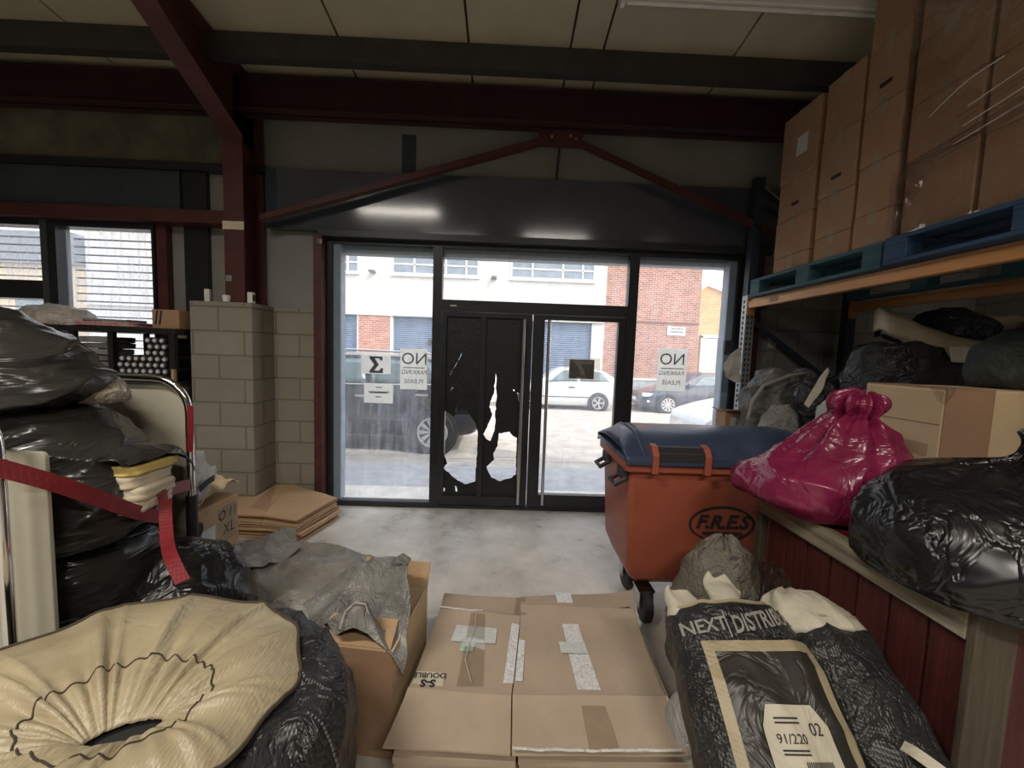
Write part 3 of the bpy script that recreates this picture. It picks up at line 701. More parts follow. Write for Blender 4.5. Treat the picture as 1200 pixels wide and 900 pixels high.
def car(name, label, x0, ynear, zg, L, Wd, st, paint, axles, r, spokes, doors, glass, group='parked cars outside'):
    """st: stations (x from nose, z_bottom, z_belt, z_top, half width fraction)"""
    t = thing(name, label, 'car', (x0 + L / 2, ynear + Wd / 2, zg), group)
    cy = ynear + Wd / 2; hw = Wd / 2
    V = [Vector((s[0], s[1], s[2])) for s in st]; U = [Vector((s[3], s[4], 0)) for s in st]
    def sec(u):
        a = crlist(V, u); b = crlist(U, u); x, zb, zl = a; zt, wf = b.x, b.y; w = hw * wf
        h = max(.02, zt - zl); wr = w * (.97 - .24 * min(1, h / .5))
        return [(x, 0, zb), (x, w * .86, zb), (x, w * .97, zb + .10), (x, w, zb + (zl - zb) * .45), (x, w * .985, zb + (zl - zb) * .78), (x, w * .955, zl), (x, (w * .955 + wr) / 2, (zl + zt - .05 * min(1, h / .3)) / 2 + .0), (x, wr, zt - .05 * min(1, h / .3)), (x, wr * .75, zt - .01), (x, 0, zt)]
    nu = 60; mb = MB(); prof = []
    for i in range(nu):
        s = sec(i / (nu - 1)); full = s + [(x, -y, z) for x, y, z in reversed(s[1:-1])]; prof.append(full)
    n = len(prof[0])
    mb.v = [(x0 + p[0], cy - p[1], zg + p[2]) for pr in prof for p in pr]
    mb.f = [(i * n + k, i * n + (k + 1) % n, (i + 1) * n + (k + 1) % n, (i + 1) * n + k) for i in range(nu - 1) for k in range(n)]
    mb.f += [tuple(range(n)), tuple((nu - 1) * n + k for k in range(n))]
    body = obj('body', mb, paint, t, smooth=True)
    def side(x, f):     # point on the near side between belt (0) and roof edge (1)
        lo, hi = 0, 1
        for _ in range(30):
            mid = (lo + hi) / 2
            if crlist(V, mid).x < x: lo = mid
            else: hi = mid
        s = sec(lo); a = Vector(s[5]); b = Vector(s[7]); p = a.lerp(b, f)
        return Vector((x0 + p.x, cy - p.y - .012, zg + p.z))
    for (xa, xb, xc, xd) in glass:       # bottom-front, bottom-rear, top-rear, top-front
        mb = MB(); nn = 10
        def fn(u, v): return side((xa + (xb - xa) * u) * (1 - v) + (xd + (xc - xd) * u) * v, .06 + .82 * v)
        mb.grid(fn, nn, 6); obj('side_window', mb, 'carglass', t, smooth=True, solid=.006)
    def low(x, z):
        lo, hi = 0, 1
        for _ in range(30):
            mid = (lo + hi) / 2
            if crlist(V, mid).x < x: lo = mid
            else: hi = mid
        s = sec(lo); zz = z
        for p, q in zip(s[1:], s[2:]):
            if p[2] <= zz <= q[2] + 1e-6:
                f = (zz - p[2]) / max(1e-6, q[2] - p[2]); y = p[1] + (q[1] - p[1]) * f; break
        else: y = s[3][1]
        return Vector((x0 + x, cy - y - .004, zg + zz))
    for (xa, zh, dx) in doors:           # seam x, handle height, handle offset
        mb = MB(); mb.tube([low(xa, .25 + k * (zh + .12 - .25) / 8) for k in range(9)], .006, 5); obj('door_seam', mb, 'ink', t)
        h = low(xa + dx, zh); mb = MB(); mb.box(h.x - .10, h.x + .10, h.y - .03, h.y, h.z - .015, h.z + .015); obj('door_handle', mb, 'rim' if paint == 'blackpaint' else 'darkpl', t)
    mb = MB(); mb.tube([low(L * .22 + (L * .56) * k / 12, .50 * (st[len(st) // 2][2])) for k in range(13)], .016, 6); obj('side_moulding', mb, 'darkpl', t)
    for ax in axles:
        for sd in (-1, 1):
            yy = ynear if sd < 0 else ynear + Wd
            T = Matrix.Translation((x0 + ax, yy + sd * .012, zg + r)) @ Matrix.Rotation(PI / 2 * (1 if sd < 0 else -1), 4, 'X')
            obj('wheel_arch', MB().lathe([(r * 1.17, -.3), (r * 1.17, .0), (r * 1.12, .004)], T, 40), 'darkpl', t, smooth=True)
            wheel(t, x0 + ax, yy + sd * -.075, zg + r, r, spokes, sd)
    return t, low, side
hatch = [(0, .28, .55, .58, .80), (.12, .2, .66, .70, .90), (.55, .18, .78, .84, .97), (1.0, .18, .88, .95, 1.0), (1.35, .18, .93, 1.12, 1.0), (1.85, .18, .95, 1.42, 1.0), (2.5, .18, .97, 1.47, 1.0), (3.1, .18, .99, 1.43, 1.0), (3.55, .2, 1.0, 1.28, .98), (3.8, .24, .95, 1.02, .94), (3.92, .32, .70, .74, .86)]
t, low, side = car('hatchback_car', 'white silver hatchback parked over the road seen through the right door', .02, 13.05, -.27, 3.92, 1.70, hatch, 'silverpaint', (.72, 3.16), .30, 5, [(1.30, .80, .95), (2.55, .80, .85)][:1], [(1.35, 2.45, 2.40, 1.95), (2.55, 3.55, 3.30, 2.50)])
obj('tail_lamp', B(3.86, 3.925, 13.10, 13.3, .48, .78), 'lampred', t)
sedan = [(0, .30, .52, .55, .78), (.10, .2, .64, .68, .90), (.5, .18, .74, .80, .97), (1.15, .18, .86, .93, 1.0), (1.5, .18, .92, 1.10, 1.0), (2.1, .18, .94, 1.40, 1.0), (2.8, .18, .96, 1.44, 1.0), (3.4, .18, .98, 1.36, 1.0), (3.9, .2, .98, 1.06, 1.0), (4.3, .24, .93, .98, .95), (4.5, .32, .70, .74, .85)]
t, low, side = car('saloon_car', 'dark blue saloon parked nose left below the brick wall', 4.62, 13.0, -.27, 4.5, 1.80, sedan, 'bluepaint', (.90, 3.55), .32, 10, [(1.55, .78, 1.0), (2.7, .80, .8)], [(1.62, 2.62, 2.5, 2.12), (2.72, 3.75, 3.35, 2.62)])
h = low(.22, .62); obj('head_lamp', MB().box(h.x - .16, h.x + .22, h.y - .02, h.y + .12, h.z - .06, h.z + .07), 'lampclear', t, bevel=.03)
obj('bumper_lamp', MB().box(4.83, 5.0, 13.05, 13.2, .10, .18), 'lampclear', t, bevel=.02)
obj('number_plate', B(4.60, 4.63, 13.55, 14.05, .12, .24), 'white', t)
obj('door_mirror', MB().box(4.62 + 1.5, 4.62 + 1.75, 12.86, 13.0, .66, .80), 'bluepaint', t, bevel=.04)
suv = [(0, .40, .70, .74, .80), (.12, .3, .84, .90, .92), (.6, .26, .98, 1.04, .98), (1.15, .26, 1.06, 1.12, 1.0), (1.5, .26, 1.08, 1.28, 1.0), (2.05, .26, 1.10, 1.58, 1.0), (2.9, .26, 1.11, 1.62, 1.0), (3.7, .26, 1.13, 1.60, 1.0), (4.2, .28, 1.14, 1.46, .99), (4.48, .32, 1.08, 1.18, .95), (4.62, .42, .80, .84, .88)]
t, low, side = car('estate_car', 'black car parked close outside the left pane', -5.0, 6.36, -.09, 4.62, 1.84, suv, 'blackpaint', (.90, 3.86), .355, 10, [(1.75, .92, .95), (2.85, .96, .82)], [(1.62, 2.76, 2.66, 2.12), (2.86, 4.0, 3.78, 2.76)])
obj('roof_rail', MB().tube([side(2.2, 1.0) + Vector((0, .03, .06)), side(2.4, 1.0) + Vector((0, .03, .09)), side(3.7, 1.0) + Vector((0, .03, .09)), side(3.95, 1.0) + Vector((0, .03, .05))], .018), 'steel', t, smooth=True)
obj('window_trim', MB().tube([side(1.7 + k * .23, 0) for k in range(11)], .012, 6), 'steel', t, smooth=True)
obj('tail_lamp', MB().box(-.62, -.40, 6.45, 6.62, .72, .90), 'lampred', t, bevel=.03)
car('white_car', 'white car nose just showing behind the wheelie bin', 3.38, 6.3, -.09, 3.92, 1.70, hatch, 'silverpaint', (.72, 3.16), .30, 5, [(1.30, .80, .95)], [(1.35, 2.45, 2.40, 1.95), (2.55, 3.55, 3.30, 2.50)])

# ================================================================== right side: racking
def ribbon(pts, w, up=(0, 0, 1), n=24, th=.002, twist=0):
    P = [Vector(p) for p in pts]; mb = MB(); prev = None
    rows = []
    for i in range(n + 1):
        t = i / n; p = crlist(P, t); d = (crlist(P, min(1, t + .01)) - crlist(P, max(0, t - .01))).normalized()
        u = Vector(up); u = (u - d * u.dot(d)).normalized(); s = d.cross(u)
        if twist: a = twist * t; u, s = u * math.cos(a) + s * math.sin(a), s * math.cos(a) - u * math.sin(a)
        rows.append([p + u * w / 2 + s * th, p + u * w / 2 - s * th, p - u * w / 2 - s * th, p - u * w / 2 + s * th])
    mb.v = [tuple(q) for r in rows for q in r]
    for i in range(n):
        for k in range(4): mb.f.append((i * 4 + k, i * 4 + (k + 1) % 4, i * 4 + 4 + (k + 1) % 4, i * 4 + 4 + k))
    mb.f += [(0, 1, 2, 3), (n * 4, n * 4 + 1, n * 4 + 2, n * 4 + 3)]
    return mb
rk = thing('pallet_rack', 'tall pallet rack with orange beams and perforated uprights along the right wall', 'rack', (2.8, 2.5, 0))
for (x, y, m) in ((2.27, 3.76, 'galv'), (3.25, 3.76, 'rackblue'), (2.27, .95, 'rackblue'), (3.25, .95, 'rackblue')):
    mb = MB(); mb.box(x, x + .085, y - .035, y - .030, 0, 3.35); mb.box(x, x + .004, y - .03, y + .04, 0, 3.35); mb.box(x + .081, x + .085, y - .03, y + .04, 0, 3.35); mb.box(x - .02, x + .10, y - .05, y + .05, 0, .008)
    if m == 'galv':
        mb = MB(); mb.box(x, x + .085, y - .035, y - .030, 0, 2.22); mb.box(x, x + .004, y - .03, y + .04, 0, 2.22); mb.box(x + .081, x + .085, y - .03, y + .04, 0, 2.22); mb.box(x - .02, x + .10, y - .05, y + .05, 0, .008)
        m2 = MB(); m2.box(x, x + .085, y - .035, y - .030, 2.22, 3.3); m2.box(x, x + .004, y - .03, y + .04, 2.22, 3.3); m2.box(x + .081, x + .085, y - .03, y + .04, 2.22, 3.3); obj('upright_upper', m2, 'rackblue', rk)  # upper length of the same upright, in the darker colour
    u = obj('upright', mb, m, rk)
    if m == 'galv':
        mb = MB(); z = .3
        while z < 2.2:
            for dx in (.018, .052): mb.box(x + dx, x + dx + .014, y - .0365, y - .0345, z, z + .03)
            mb.box(x - .0012, x + .001, y - .01, y + .015, z, z + .03); z += .05
        obj('slots', mb, 'ink', u)
for x, lab in ((2.28, 'front'), (3.26, 'rear')):
    for z in (2.10, .815):
        mb = MB(); mb.prism([(x, z), (x + .05, z), (x + .05, z + .085), (x + .018, z + .085), (x + .018, z + .062), (x, z + .062)], .99, 3.72, 'Y')
        o = obj('beam', mb, 'orange', rk, bevel=.004)
        mb = MB(); mb.box(x - .006, x + .06, 3.715, 3.725, z - .06, z + .13); obj('connector', mb, 'orange', o)
mb = MB(); mb.box(1.96, 3.31, 1.0, 3.70, .902, .92); obj('deck', mb, 'woodz', rk)
mb = MB()
for a, b in (((2.31, 3.77, 2.02), (3.29, 3.77, 1.35)), ((2.31, 3.77, 2.02), (3.29, 3.77, 2.72)), ((2.31, 3.77, .6), (3.29, 3.77, 1.35)), ((2.31, 3.77, 3.2), (3.29, 3.77, 2.72))): mb.bar(a, b, .02, .045)
obj('bracing', mb, 'rackblue', rk)
obj('thin_diagonal', MB().tube([(2.34, 3.70, 3.20), (2.55, 3.45, 2.83)], .006, 6), 'steel', rk)  # thin steel rod set on the diagonal
obj('warning_label', B(2.277, 2.2795, 3.30, 3.42, 2.115, 2.155), 'paper', rk)

# ---- pallets and boxes up on the beams
def pallet(name, label, x0, x1, y0, y1, z, m):
    t = thing(name, label, 'pallet', ((x0 + x1) / 2, (y0 + y1) / 2, z), 'pallets on the orange beams')
    h = .155
    mb = MB()
    for i in range(3):
        y = y0 + (y1 - y0 - .13) * i / 2
        for x in (x0, (x0 + x1) / 2 - .05, x1 - .10): obj('block', B(x, x + .10, y, y + .13, z + .022, z + h - .045), m, t, bevel=.004)
    mb = MB()
    for x in (x0, (x0 + x1) / 2 - .05, x1 - .10): obj('bottom_board', B(x, x + .10, y0, y1, z, z + .022), m, t, bevel=.003)
    mb = MB()
    for i in range(3):
        y = y0 + (y1 - y0 - .13) * i / 2
        obj('stringer', B(x0, x1, y, y + .13, z + h - .045, z + h - .024), m, t, bevel=.003)
    n = 6
    for i in range(n):
        x = x0 + (x1 - x0 - .12) * i / (n - 1); obj('top_board', B(x, x + .12, y0, y1, z + h - .024, z + h), m, t, bevel=.003)
pallet('pallet', 'teal painted pallet under the unwrapped boxes', 2.225, 3.23, 2.36, 3.62, 2.187, 'tealpallet')
pallet('pallet', 'blue painted pallet under the film wrapped boxes', 2.20, 3.21, 1.02, 2.32, 2.187, 'bluepallet')
def carton(label, x0, x1, y0, y1, z0, z1, m='cardbox', group=None, tape=True, hand=False, lab=None):
    t = thing('cardboard_box', label, 'box', ((x0 + x1) / 2, (y0 + y1) / 2, z0), group)
    j = random.uniform(-.006, .006)
    obj('body', B(x0 + j, x1 + j, y0 + .002, y1 - .002, z0 + .001, z1 - .001), m, t, bevel=.006)
    if tape:
        ym = (y0 + y1) / 2
        obj('tape', B(x0 + j - .0015, x0 + j + .001, ym - .03, ym + .03, z1 - .07, z1 - .002), 'tapebrown', t); obj('tape', B(x0 + j - .0015, x0 + j + .001, ym - .03, ym + .03, z0 + .002, z0 + .05), 'tapebrown', t)
    if hand:
        ym = (y0 + y1) / 2; mb = MB(); mb.box(x0 + j - .0016, x0 + j + .002, ym - .04, ym + .04, z0 + .10, z0 + .125); obj('hand_hole', mb, 'ink', t)
    if lab:
        mb = MB(); mb.box(x0 + j - .002, x0 + j + .001, lab[0], lab[1], lab[2], lab[3]); obj('label', mb, 'labelpaper', t)
    return t
PZ = 2.343
order = ['bottom', 'second', 'third', 'fourth', 'top']
def stack(desc, y0, y1, hs, x0=2.25, x1=2.66, labat=None, handat=()):
    z = PZ
    for i, h in enumerate(hs):
        nm = 'topmost' if i == len(hs) - 1 else ('lowest' if i == 0 else order[i] + ' up')
        carton(f'brown cardboard box, {nm} in the {desc}', x0, x1, y0, y1, z, z + h, 'cardbox', 'brown boxes stacked on the pallets', True, i in handat, labat if i == len(hs) - 1 else None)
        z += h
stack('farthest stack on the teal pallet', 2.975, 3.36, [.115, .29, .31, .51], labat=(3.08, 3.19, 3.22, 3.36), handat=(2,))
stack('middle stack on the teal pallet', 2.625, 2.93, [.16, .28, .40, .40], handat=(2,))
stack('near stack on the teal pallet', 2.335, 2.60, [.20, .31, .34, .36, .34], handat=(3,))
stack('left stack inside the stretch film', 1.95, 2.30, [.40, .32, .33, .40], x0=2.26)
stack('right stack inside the stretch film', 1.57, 1.93, [.38, .34, .33, .40], x0=2.26)
stack('nearest stack inside the stretch film', 1.08, 1.55, [.40, .33, .33, .39], x0=2.26)
fw = thing('stretch_film', 'clear stretch film wrapped round the boxes on the blue pallet', 'film', (2.24, 1.7, 2.3))
def filmfn(u, v):
    L = u * 1.75
    if L < 1.27: p = Vector((2.238, 1.05 + L, 0)); n = Vector((-1, 0, 0))
    else: p = Vector((2.238 + (L - 1.27), 2.318, 0)); n = Vector((0, 1, 0))
    p.z = 2.346 + v * 1.45; q = Vector((L * 5, v * 16 + L * 5, 0))
    return p + n * (.010 + .010 * noise.noise(q) + .006 * abs(noise.noise(q * 2.3)))
obj('film', MB().grid(filmfn, 120, 60), 'film', fw, smooth='all')
for k in range(7):
    z = 2.74 + k * .024 + random.uniform(-.01, .01); a = random.uniform(1.66, 1.82); b = a + random.uniform(.20, .34)
    obj('film_fold_glint', ribbon([(2.216, a, z + .04), (2.212, (a + b) / 2, z + .012), (2.216, b, z - .01)], .004, n=10, th=.0015), 'whitebag' if k % 3 == 0 else 'film', fw)  # thin ribbons along the film folds, the white ones drawn as glints
obj('film_fold_glint', ribbon([(2.216, 1.85, 3.02), (2.212, 2.0, 3.0), (2.216, 2.16, 2.93)], .005, n=10, th=.0015), 'whitebag', fw)  # white ribbon drawn as a glint on a film fold
for k in range(4): obj('film_fold_glint', ribbon([(2.218, 1.2, 2.80 + k * .02), (2.214, 1.6, 2.745 + k * .018), (2.217, 2.26, 2.66 + k * .022)], .012 + .006 * (k % 2), n=14, th=.003), 'film', fw)
obj('film_tail', sheet_mb([[(2.215, 2.34, 2.72), (2.20, 2.22, 2.70), (2.215, 2.1, 2.74)], [(2.205, 2.33, 2.55), (2.19, 2.26, 2.52), (2.21, 2.15, 2.58)], [(2.21, 2.33, 2.36), (2.195, 2.31, 2.38), (2.21, 2.26, 2.40)]], 20, 24, .01, 14, 3), 'film', fw, smooth='all')
# batten light on the ceiling
t = thing('batten_light', 'long white fluorescent batten under the ceiling panels', 'lamp', (1.62, 2.83, 3.99))
obj('housing', B(.70, 2.50, 2.80, 2.86, 4.0, 4.06), 'white', t, bevel=.006); obj('tube', MB().tube([(.74, 2.83, 3.985), (2.46, 2.83, 3.985)], .013, 14), 'skin_white', t, smooth=True)
for x in (.715, 2.475): obj('end_cap', B(x - .014, x + .014, 2.81, 2.85, 3.965, 4.0), 'white', t)

# ---- timber bench in front of the rack
bn = thing('timber_bench', 'red painted slatted bench with a weathered timber front board', 'bench', (1.65, 1.5, 0))
obj('front_board', B(1.362, 1.392, 1.055, 1.99, .815, .915), 'wood', bn, bevel=.004)
tag(obj('post', B(1.362, 1.49, 1.03, 1.054, 0, .915), 'woodz', bn, bevel=.004), 'wide weathered timber post')
tag(obj('post', B(1.362, 1.40, 1.955, 2.0, 0, .814), 'woodz', bn, bevel=.004), 'narrow timber post')
y = 1.06
while y < 1.94:
    obj('slat', B(1.40, 1.42, y, y + .118, .06, .83), 'redwood', bn, bevel=.003); y += .128
obj('end_panel', B(1.49, 1.95, 1.04, 1.06, 0, .90), 'redwood', bn)
obj('top', B(1.393, 1.955, 1.045, 1.99, .895, .915), 'redtop', bn)

# ---- goods on bench and deck
bag('bag', 'shiny pink plastic bag with a knotted neck on the bench', [(1.55, 1.79, .921, .06, .06), (1.55, 1.79, .923, .24, .22, 2.3), (1.51, 1.79, .98, .335, .28, 2.3), (1.50, 1.79, 1.06, .34, .29), (1.54, 1.76, 1.16, .27, .26), (1.58, 1.76, 1.27, .16, .16), (1.61, 1.76, 1.345, .065, .07), (1.62, 1.76, 1.38, .05, .055), (1.63, 1.755, 1.43, .085, .07), (1.635, 1.75, 1.45, .05, .04), (1.635, 1.75, 1.452, .01, .01)], 'pink', 3, .036, 3.4, None, (9, .022, .30, .72), nu=170, nv=120, group=None)
bag('bag', 'big black plastic bag with a tied top at the near end of the bench', [(1.72, 1.20, .921, .1, .1), (1.70, 1.21, .923, .375, .255, 2.6), (1.69, 1.215, .955, .415, .275, 2.6), (1.68, 1.22, 1.02, .435, .285, 2.5), (1.68, 1.22, 1.12, .43, .28, 2.2), (1.70, 1.24, 1.23, .34, .24), (1.72, 1.24, 1.29, .18, .13), (1.725, 1.24, 1.315, .05, .045), (1.73, 1.235, 1.35, .032, .03), (1.735, 1.23, 1.40, .055, .035), (1.735, 1.23, 1.412, .01, .01)], 'poly', 11, .036, 2.8, None, (11, .016, .45, .8), stretch=(.6, 1, 1.7), nu=190, nv=120)
t = thing('cardboard_box', 'large tan cardboard box with a darker brown strip behind the black bag', 'box', (2.4, 1.95, .92))
obj('body', B(2.02, 2.92, 1.75, 2.15, .922, 1.505), 'card3', t, bevel=.01)
obj('tape', MB().box(2.022, 2.25, 1.7475, 1.7505, .93, 1.504).box(2.022, 2.25, 1.747, 2.148, 1.504, 1.507), 'cardbox', t)  # darker brown strip down the front face and over the top
obj('tape_tail', sheet_mb([[(2.016, 1.82, 1.51), (2.015, 1.74, 1.51), (2.06, 1.743, 1.51)], [(2.016, 1.80, 1.48), (2.014, 1.742, 1.47), (2.05, 1.744, 1.48)], [(2.016, 1.78, 1.45), (2.015, 1.744, 1.43), (2.03, 1.745, 1.45)]], 8, 10, .003, 30, 2), 'tapeclear', t)
obj('flap_line', B(2.0185, 2.0205, 1.76, 2.14, 1.335, 1.338), 'cardedge', t)
obj('clear_tape', B(2.0175, 2.0205, 1.80, 2.14, 1.18, 1.24), 'tapeclear', t)
# big sack with folded cream rim behind the box
t = thing('woven_sack', 'black woven sack with a folded cream rim behind the large tan box', 'sack', (2.98, 2.76, .92))
L = Loft([(3.0, 2.72, .922, .3, .15, 3), (3.0, 2.72, .93, .48, .22, 3), (3.0, 2.72, 1.15, .53, .245, 2.8), (2.99, 2.72, 1.5, .53, .235, 2.6), (2.99, 2.72, 1.72, .51, .23, 2.4), (2.99, 2.72, 1.745, .4, .2, 2.2), (2.99, 2.72, 1.735, .05, .05)], .045, 4.2, 21)
obj('body', L.mb(150, 100), 'woven', t, smooth='all')
def rim(u, v):
    th = 2 * PI * u
    e = .9; c, s = math.cos(th), math.sin(th)
    r = [1.0, 1.05, 1.09, 1.08][0:4]
    vv = v * 3; i = min(2, int(vv)); f = vv - i
    rad_ = [.92, .99, 1.05, 1.04]; zz = [1.78, 1.95, 1.94, 1.80]
    k = rad_[i] + (rad_[i + 1] - rad_[i]) * f; z = zz[i] + (zz[i + 1] - zz[i]) * f
    dip = .17 * max(0, -s) ** 1.3 - .05 * max(0, -c) ** 3 - .04 * max(0, c) ** 3
    w = noise.noise(Vector((c * 2.6, s * 2.6, v * 2)))
    return Vector((3.12 + .47 * c * k + .02 * w, 2.73 + .24 * s * k + .02 * w, z - dip + .035 * w))
obj('rim', MB().grid(rim, 90, 16, True), 'cream', t, smooth='all', solid=.006)
tag(obj('label_flap', sheet_mb([[(2.84, 2.475, 1.74), (2.95, 2.46, 1.74), (3.07, 2.47, 1.73)], [(2.85, 2.465, 1.64), (2.95, 2.45, 1.64), (3.06, 2.46, 1.63)]], 12, 8, .006, 12, 5), 'creampale', t, smooth='all', solid=.004), 'hanging cream flap')
bag('bag', 'blue black plastic bag stuffed into the cream rimmed sack', [(3.15, 2.75, 1.755, .05, .05), (3.15, 2.75, 1.76, .30, .13), (3.16, 2.75, 1.86, .33, .14), (3.16, 2.75, 1.96, .24, .11), (3.16, 2.75, 2.02, .02, .02)], mat('navy_polythene', (.010, .014, .03), .22, .3, 3, crease=.8, cscale=8, spec=.6), 5, .025, 6)
bag('bag', 'dark green black bag lying on top of the large tan box', [(2.66, 1.98, 1.51, .05, .05), (2.66, 1.98, 1.512, .20, .14), (2.67, 1.98, 1.60, .225, .15, 2.4), (2.68, 1.98, 1.72, .20, .13, 2.4), (2.69, 1.98, 1.79, .10, .09), (2.69, 1.98, 1.80, .01, .01)], mat('dark_green_bag', (.022, .028, .022), .6, .3, 6, weave=.3, crease=.4), 8, .02, 6)
# sacks at the far end of the deck
bag('woven_sack', 'grey woven sack slumped at the far end of the rack deck', [(2.38, 3.27, .921, .1, .1), (2.38, 3.27, .925, .29, .20, 2.6), (2.34, 3.27, 1.1, .32, .22, 2.5), (2.34, 3.27, 1.32, .30, .21), (2.37, 3.27, 1.49, .20, .16), (2.38, 3.27, 1.535, .05, .05)], mat('soot_grey_sack', (.13, .125, .115), .45, .35, 5, crease=.5, cscale=8, weave=.3, dark=(.04, .04, .038)), 31, .05, 5.5, None, cat='sack')
t = obj('sack_rim', MB().tube([(1.908, 3, 1.145), (1.949, 3.02, 1.291), (2.047, 3.05, 1.413), (2.22, 3.02, 1.50), (2.38, 3.03, 1.53)], [.010, .014, .014, .012, .006], 10), 'wovengrey', bpy.data.objects['woven_sack.001'], smooth=True); tag(t, 'pale rolled rim')
bag('woven_sack', 'small pale grey sack in front of the slumped grey sack', [(2.08, 2.90, .921, .05, .05), (2.08, 2.90, .925, .12, .11), (2.07, 2.90, 1.05, .13, .115), (2.08, 2.90, 1.2, .11, .10), (2.10, 2.90, 1.275, .05, .04), (2.12, 2.92, 1.28, .01, .01)], mat('pale_grey_sack', (.22, .215, .195), .5, .2, 6, crease=.6, cscale=12), 33, .022, 8, cat='sack')
t, L = bag('woven_sack', 'glossy black sack with a pale pointed edge on the rack deck', [(2.38, 2.90, .921, .05, .05), (2.38, 2.90, .925, .14, .09), (2.38, 2.90, 1.15, .15, .10, 2.4), (2.37, 2.91, 1.36, .16, .10, 2.3), (2.40, 2.92, 1.47, .10, .06), (2.42, 2.93, 1.50, .01, .01)], 'woven', 35, .022, 8, None, cat='sack')
tag(obj('torn_edge', sheet_mb([[(2.19, 2.80, 1.30), (2.215, 2.79, 1.28)], [(2.25, 2.81, 1.42), (2.30, 2.80, 1.40)], [(2.385, 2.86, 1.575), (2.395, 2.85, 1.56)]], 8, 20, .008, 14, 3), 'creampale', t, smooth='all', solid=.006), 'pale pointed edge')
bag('bag', 'dull black bag slumped behind the glossy black sack', [(2.93, 3.26, .921, .05, .05), (2.93, 3.26, .925, .20, .2), (2.93, 3.26, 1.2, .24, .22), (2.92, 3.26, 1.42, .20, .18), (2.90, 3.26, 1.54, .08, .08), (2.90, 3.26, 1.55, .01, .01)], 'poly', 37, .03, 6)
bag('cloth_bundle', 'pale greenish cloth bundle behind the pink bag', [(2.25, 2.56, .921, .05, .05), (2.25, 2.56, .925, .15, .12), (2.25, 2.56, 1.15, .17, .13), (2.28, 2.56, 1.34, .14, .11), (2.29, 2.56, 1.385, .04, .04)], mat('pale_green_cloth', (.40, .42, .36), .8, .12, 8, bump=.2), 39, .025, 8, cat='cloth')
t = thing('cardboard_tub', 'small brown open carton at the far corner of the rack deck', 'box', (2.06, 3.5, .92))
mb = MB()
for a in ((1.975, 1.983, 3.42, 3.58), (2.142, 2.15, 3.42, 3.58), (1.983, 2.142, 3.42, 3.428), (1.983, 2.142, 3.572, 3.58)): mb.box(*a, .921, 1.15)
mb.box(1.983, 2.142, 3.428, 3.572, .921, .93); obj('body', mb, 'cardbox', t)
mb = MB(); mb.prism([(3.42, 1.148), (3.36, 1.17), (3.362, 1.175), (3.424, 1.154)], 1.97, 2.15, 'X'); mb.prism([(1.983, 1.148), (1.93, 1.165), (1.93, 1.17), (1.985, 1.154)], 3.42, 3.58, 'Y'); obj('flap', mb, 'cardbox', t); obj('label', B(2.02, 2.11, 3.4175, 3.4195, 1.0, 1.1), 'labelpaper', t)
tag(obj('polythene_scrap', sheet_mb([[(2.13, 3.69, 1.66), (2.22, 3.69, 1.72)], [(2.07, 3.67, 1.54), (2.235, 3.685, 1.56)], [(2.09, 3.67, 1.44), (2.24, 3.685, 1.42)], [(2.17, 3.68, 1.40), (2.235, 3.685, 1.38)]], 20, 24, .014, 14, 4), 'whitebag', None, smooth='all', solid=.002), 'white crumpled scrap hanging on the perforated upright', 'scrap')
tag(obj('wall_notice', B(2.62, 2.70, 3.894, 3.899, 1.74, 1.86), 'labelpaper', None), 'upper pale notice on the grey block wall behind the rack', 'notice')
tag(obj('wall_notice', B(2.61, 2.69, 3.894, 3.899, 1.60, 1.70), 'paper', None), 'lower white notice on the grey block wall behind the rack', 'notice')
tag(obj('wall_socket', MB().box(2.66, 2.76, 3.87, 3.899, 1.38, 1.52), 'labelpaper', None, bevel=.006), 'grey switch box low on the grey block wall behind the rack', 'switch')

# ---- wheelie bin
def rr(x0, x1, y0, y1, r, z, n=5):
    out = []
    for (cx, cy, a0) in ((x1 - r, y1 - r, 0), (x0 + r, y1 - r, 90), (x0 + r, y0 + r, 180), (x1 - r, y0 + r, 270)):
        for k in range(n + 1):
            a = rad(a0 + 90 * k / n); out.append((cx + r * math.cos(a), cy + r * math.sin(a), z))
    return out
def loftrings(rings, cap=True):
    mb = MB(); n = len(rings[0]); mb.v = [p for r in rings for p in r]
    for i in range(len(rings) - 1):
        for k in range(n): mb.f.append((i * n + k, i * n + (k + 1) % n, (i + 1) * n + (k + 1) % n, (i + 1) * n + k))
    if cap: mb.f += [tuple(range(n - 1, -1, -1)), tuple((len(rings) - 1) * n + k for k in range(n))]
    return mb
bi = thing('wheelie_bin', 'large orange four wheeled bin with a domed blue lid', 'bin', (1.3, 2.48, 0))
obj('body', loftrings([rr(.86, 1.77, 2.36, 2.64, .04, .19), rr(.80, 1.84, 2.25, 2.72, .04, .27), rr(.765, 1.875, 2.225, 2.76, .035, .36), rr(.735, 1.905, 2.185, 2.785, .03, .93), rr(.735, 1.905, 2.185, 2.785, .03, .945), rr(.705, 1.925, 2.15, 2.80, .03, .955), rr(.705, 1.925, 2.15, 2.80, .03, 1.02)]), 'bin', bi, smooth=True, bevel=.006)
def lidfn(u, v):     # u along x, v across y
    x = .695 + 1.24 * u
    e = min(u, 1 - u) / .10; e = max(0, min(1, e)); e = e ** .6
    prof = [(2.135, 1.0), (2.135, 1.035), (2.16, 1.06), (2.24, 1.115), (2.36, 1.155), (2.5, 1.165), (2.64, 1.15), (2.76, 1.10), (2.81, 1.05), (2.815, 1.0)]
    p = crlist([Vector((a, b, 0)) for a, b in prof], v)
    z = p.y if p.y < 1.045 else 1.045 + (p.y - 1.045) * (.28 + .72 * e)
    return Vector((x, p.x, z))
lm = MB().grid(lidfn, 60, 46); n0 = len(lm.v)
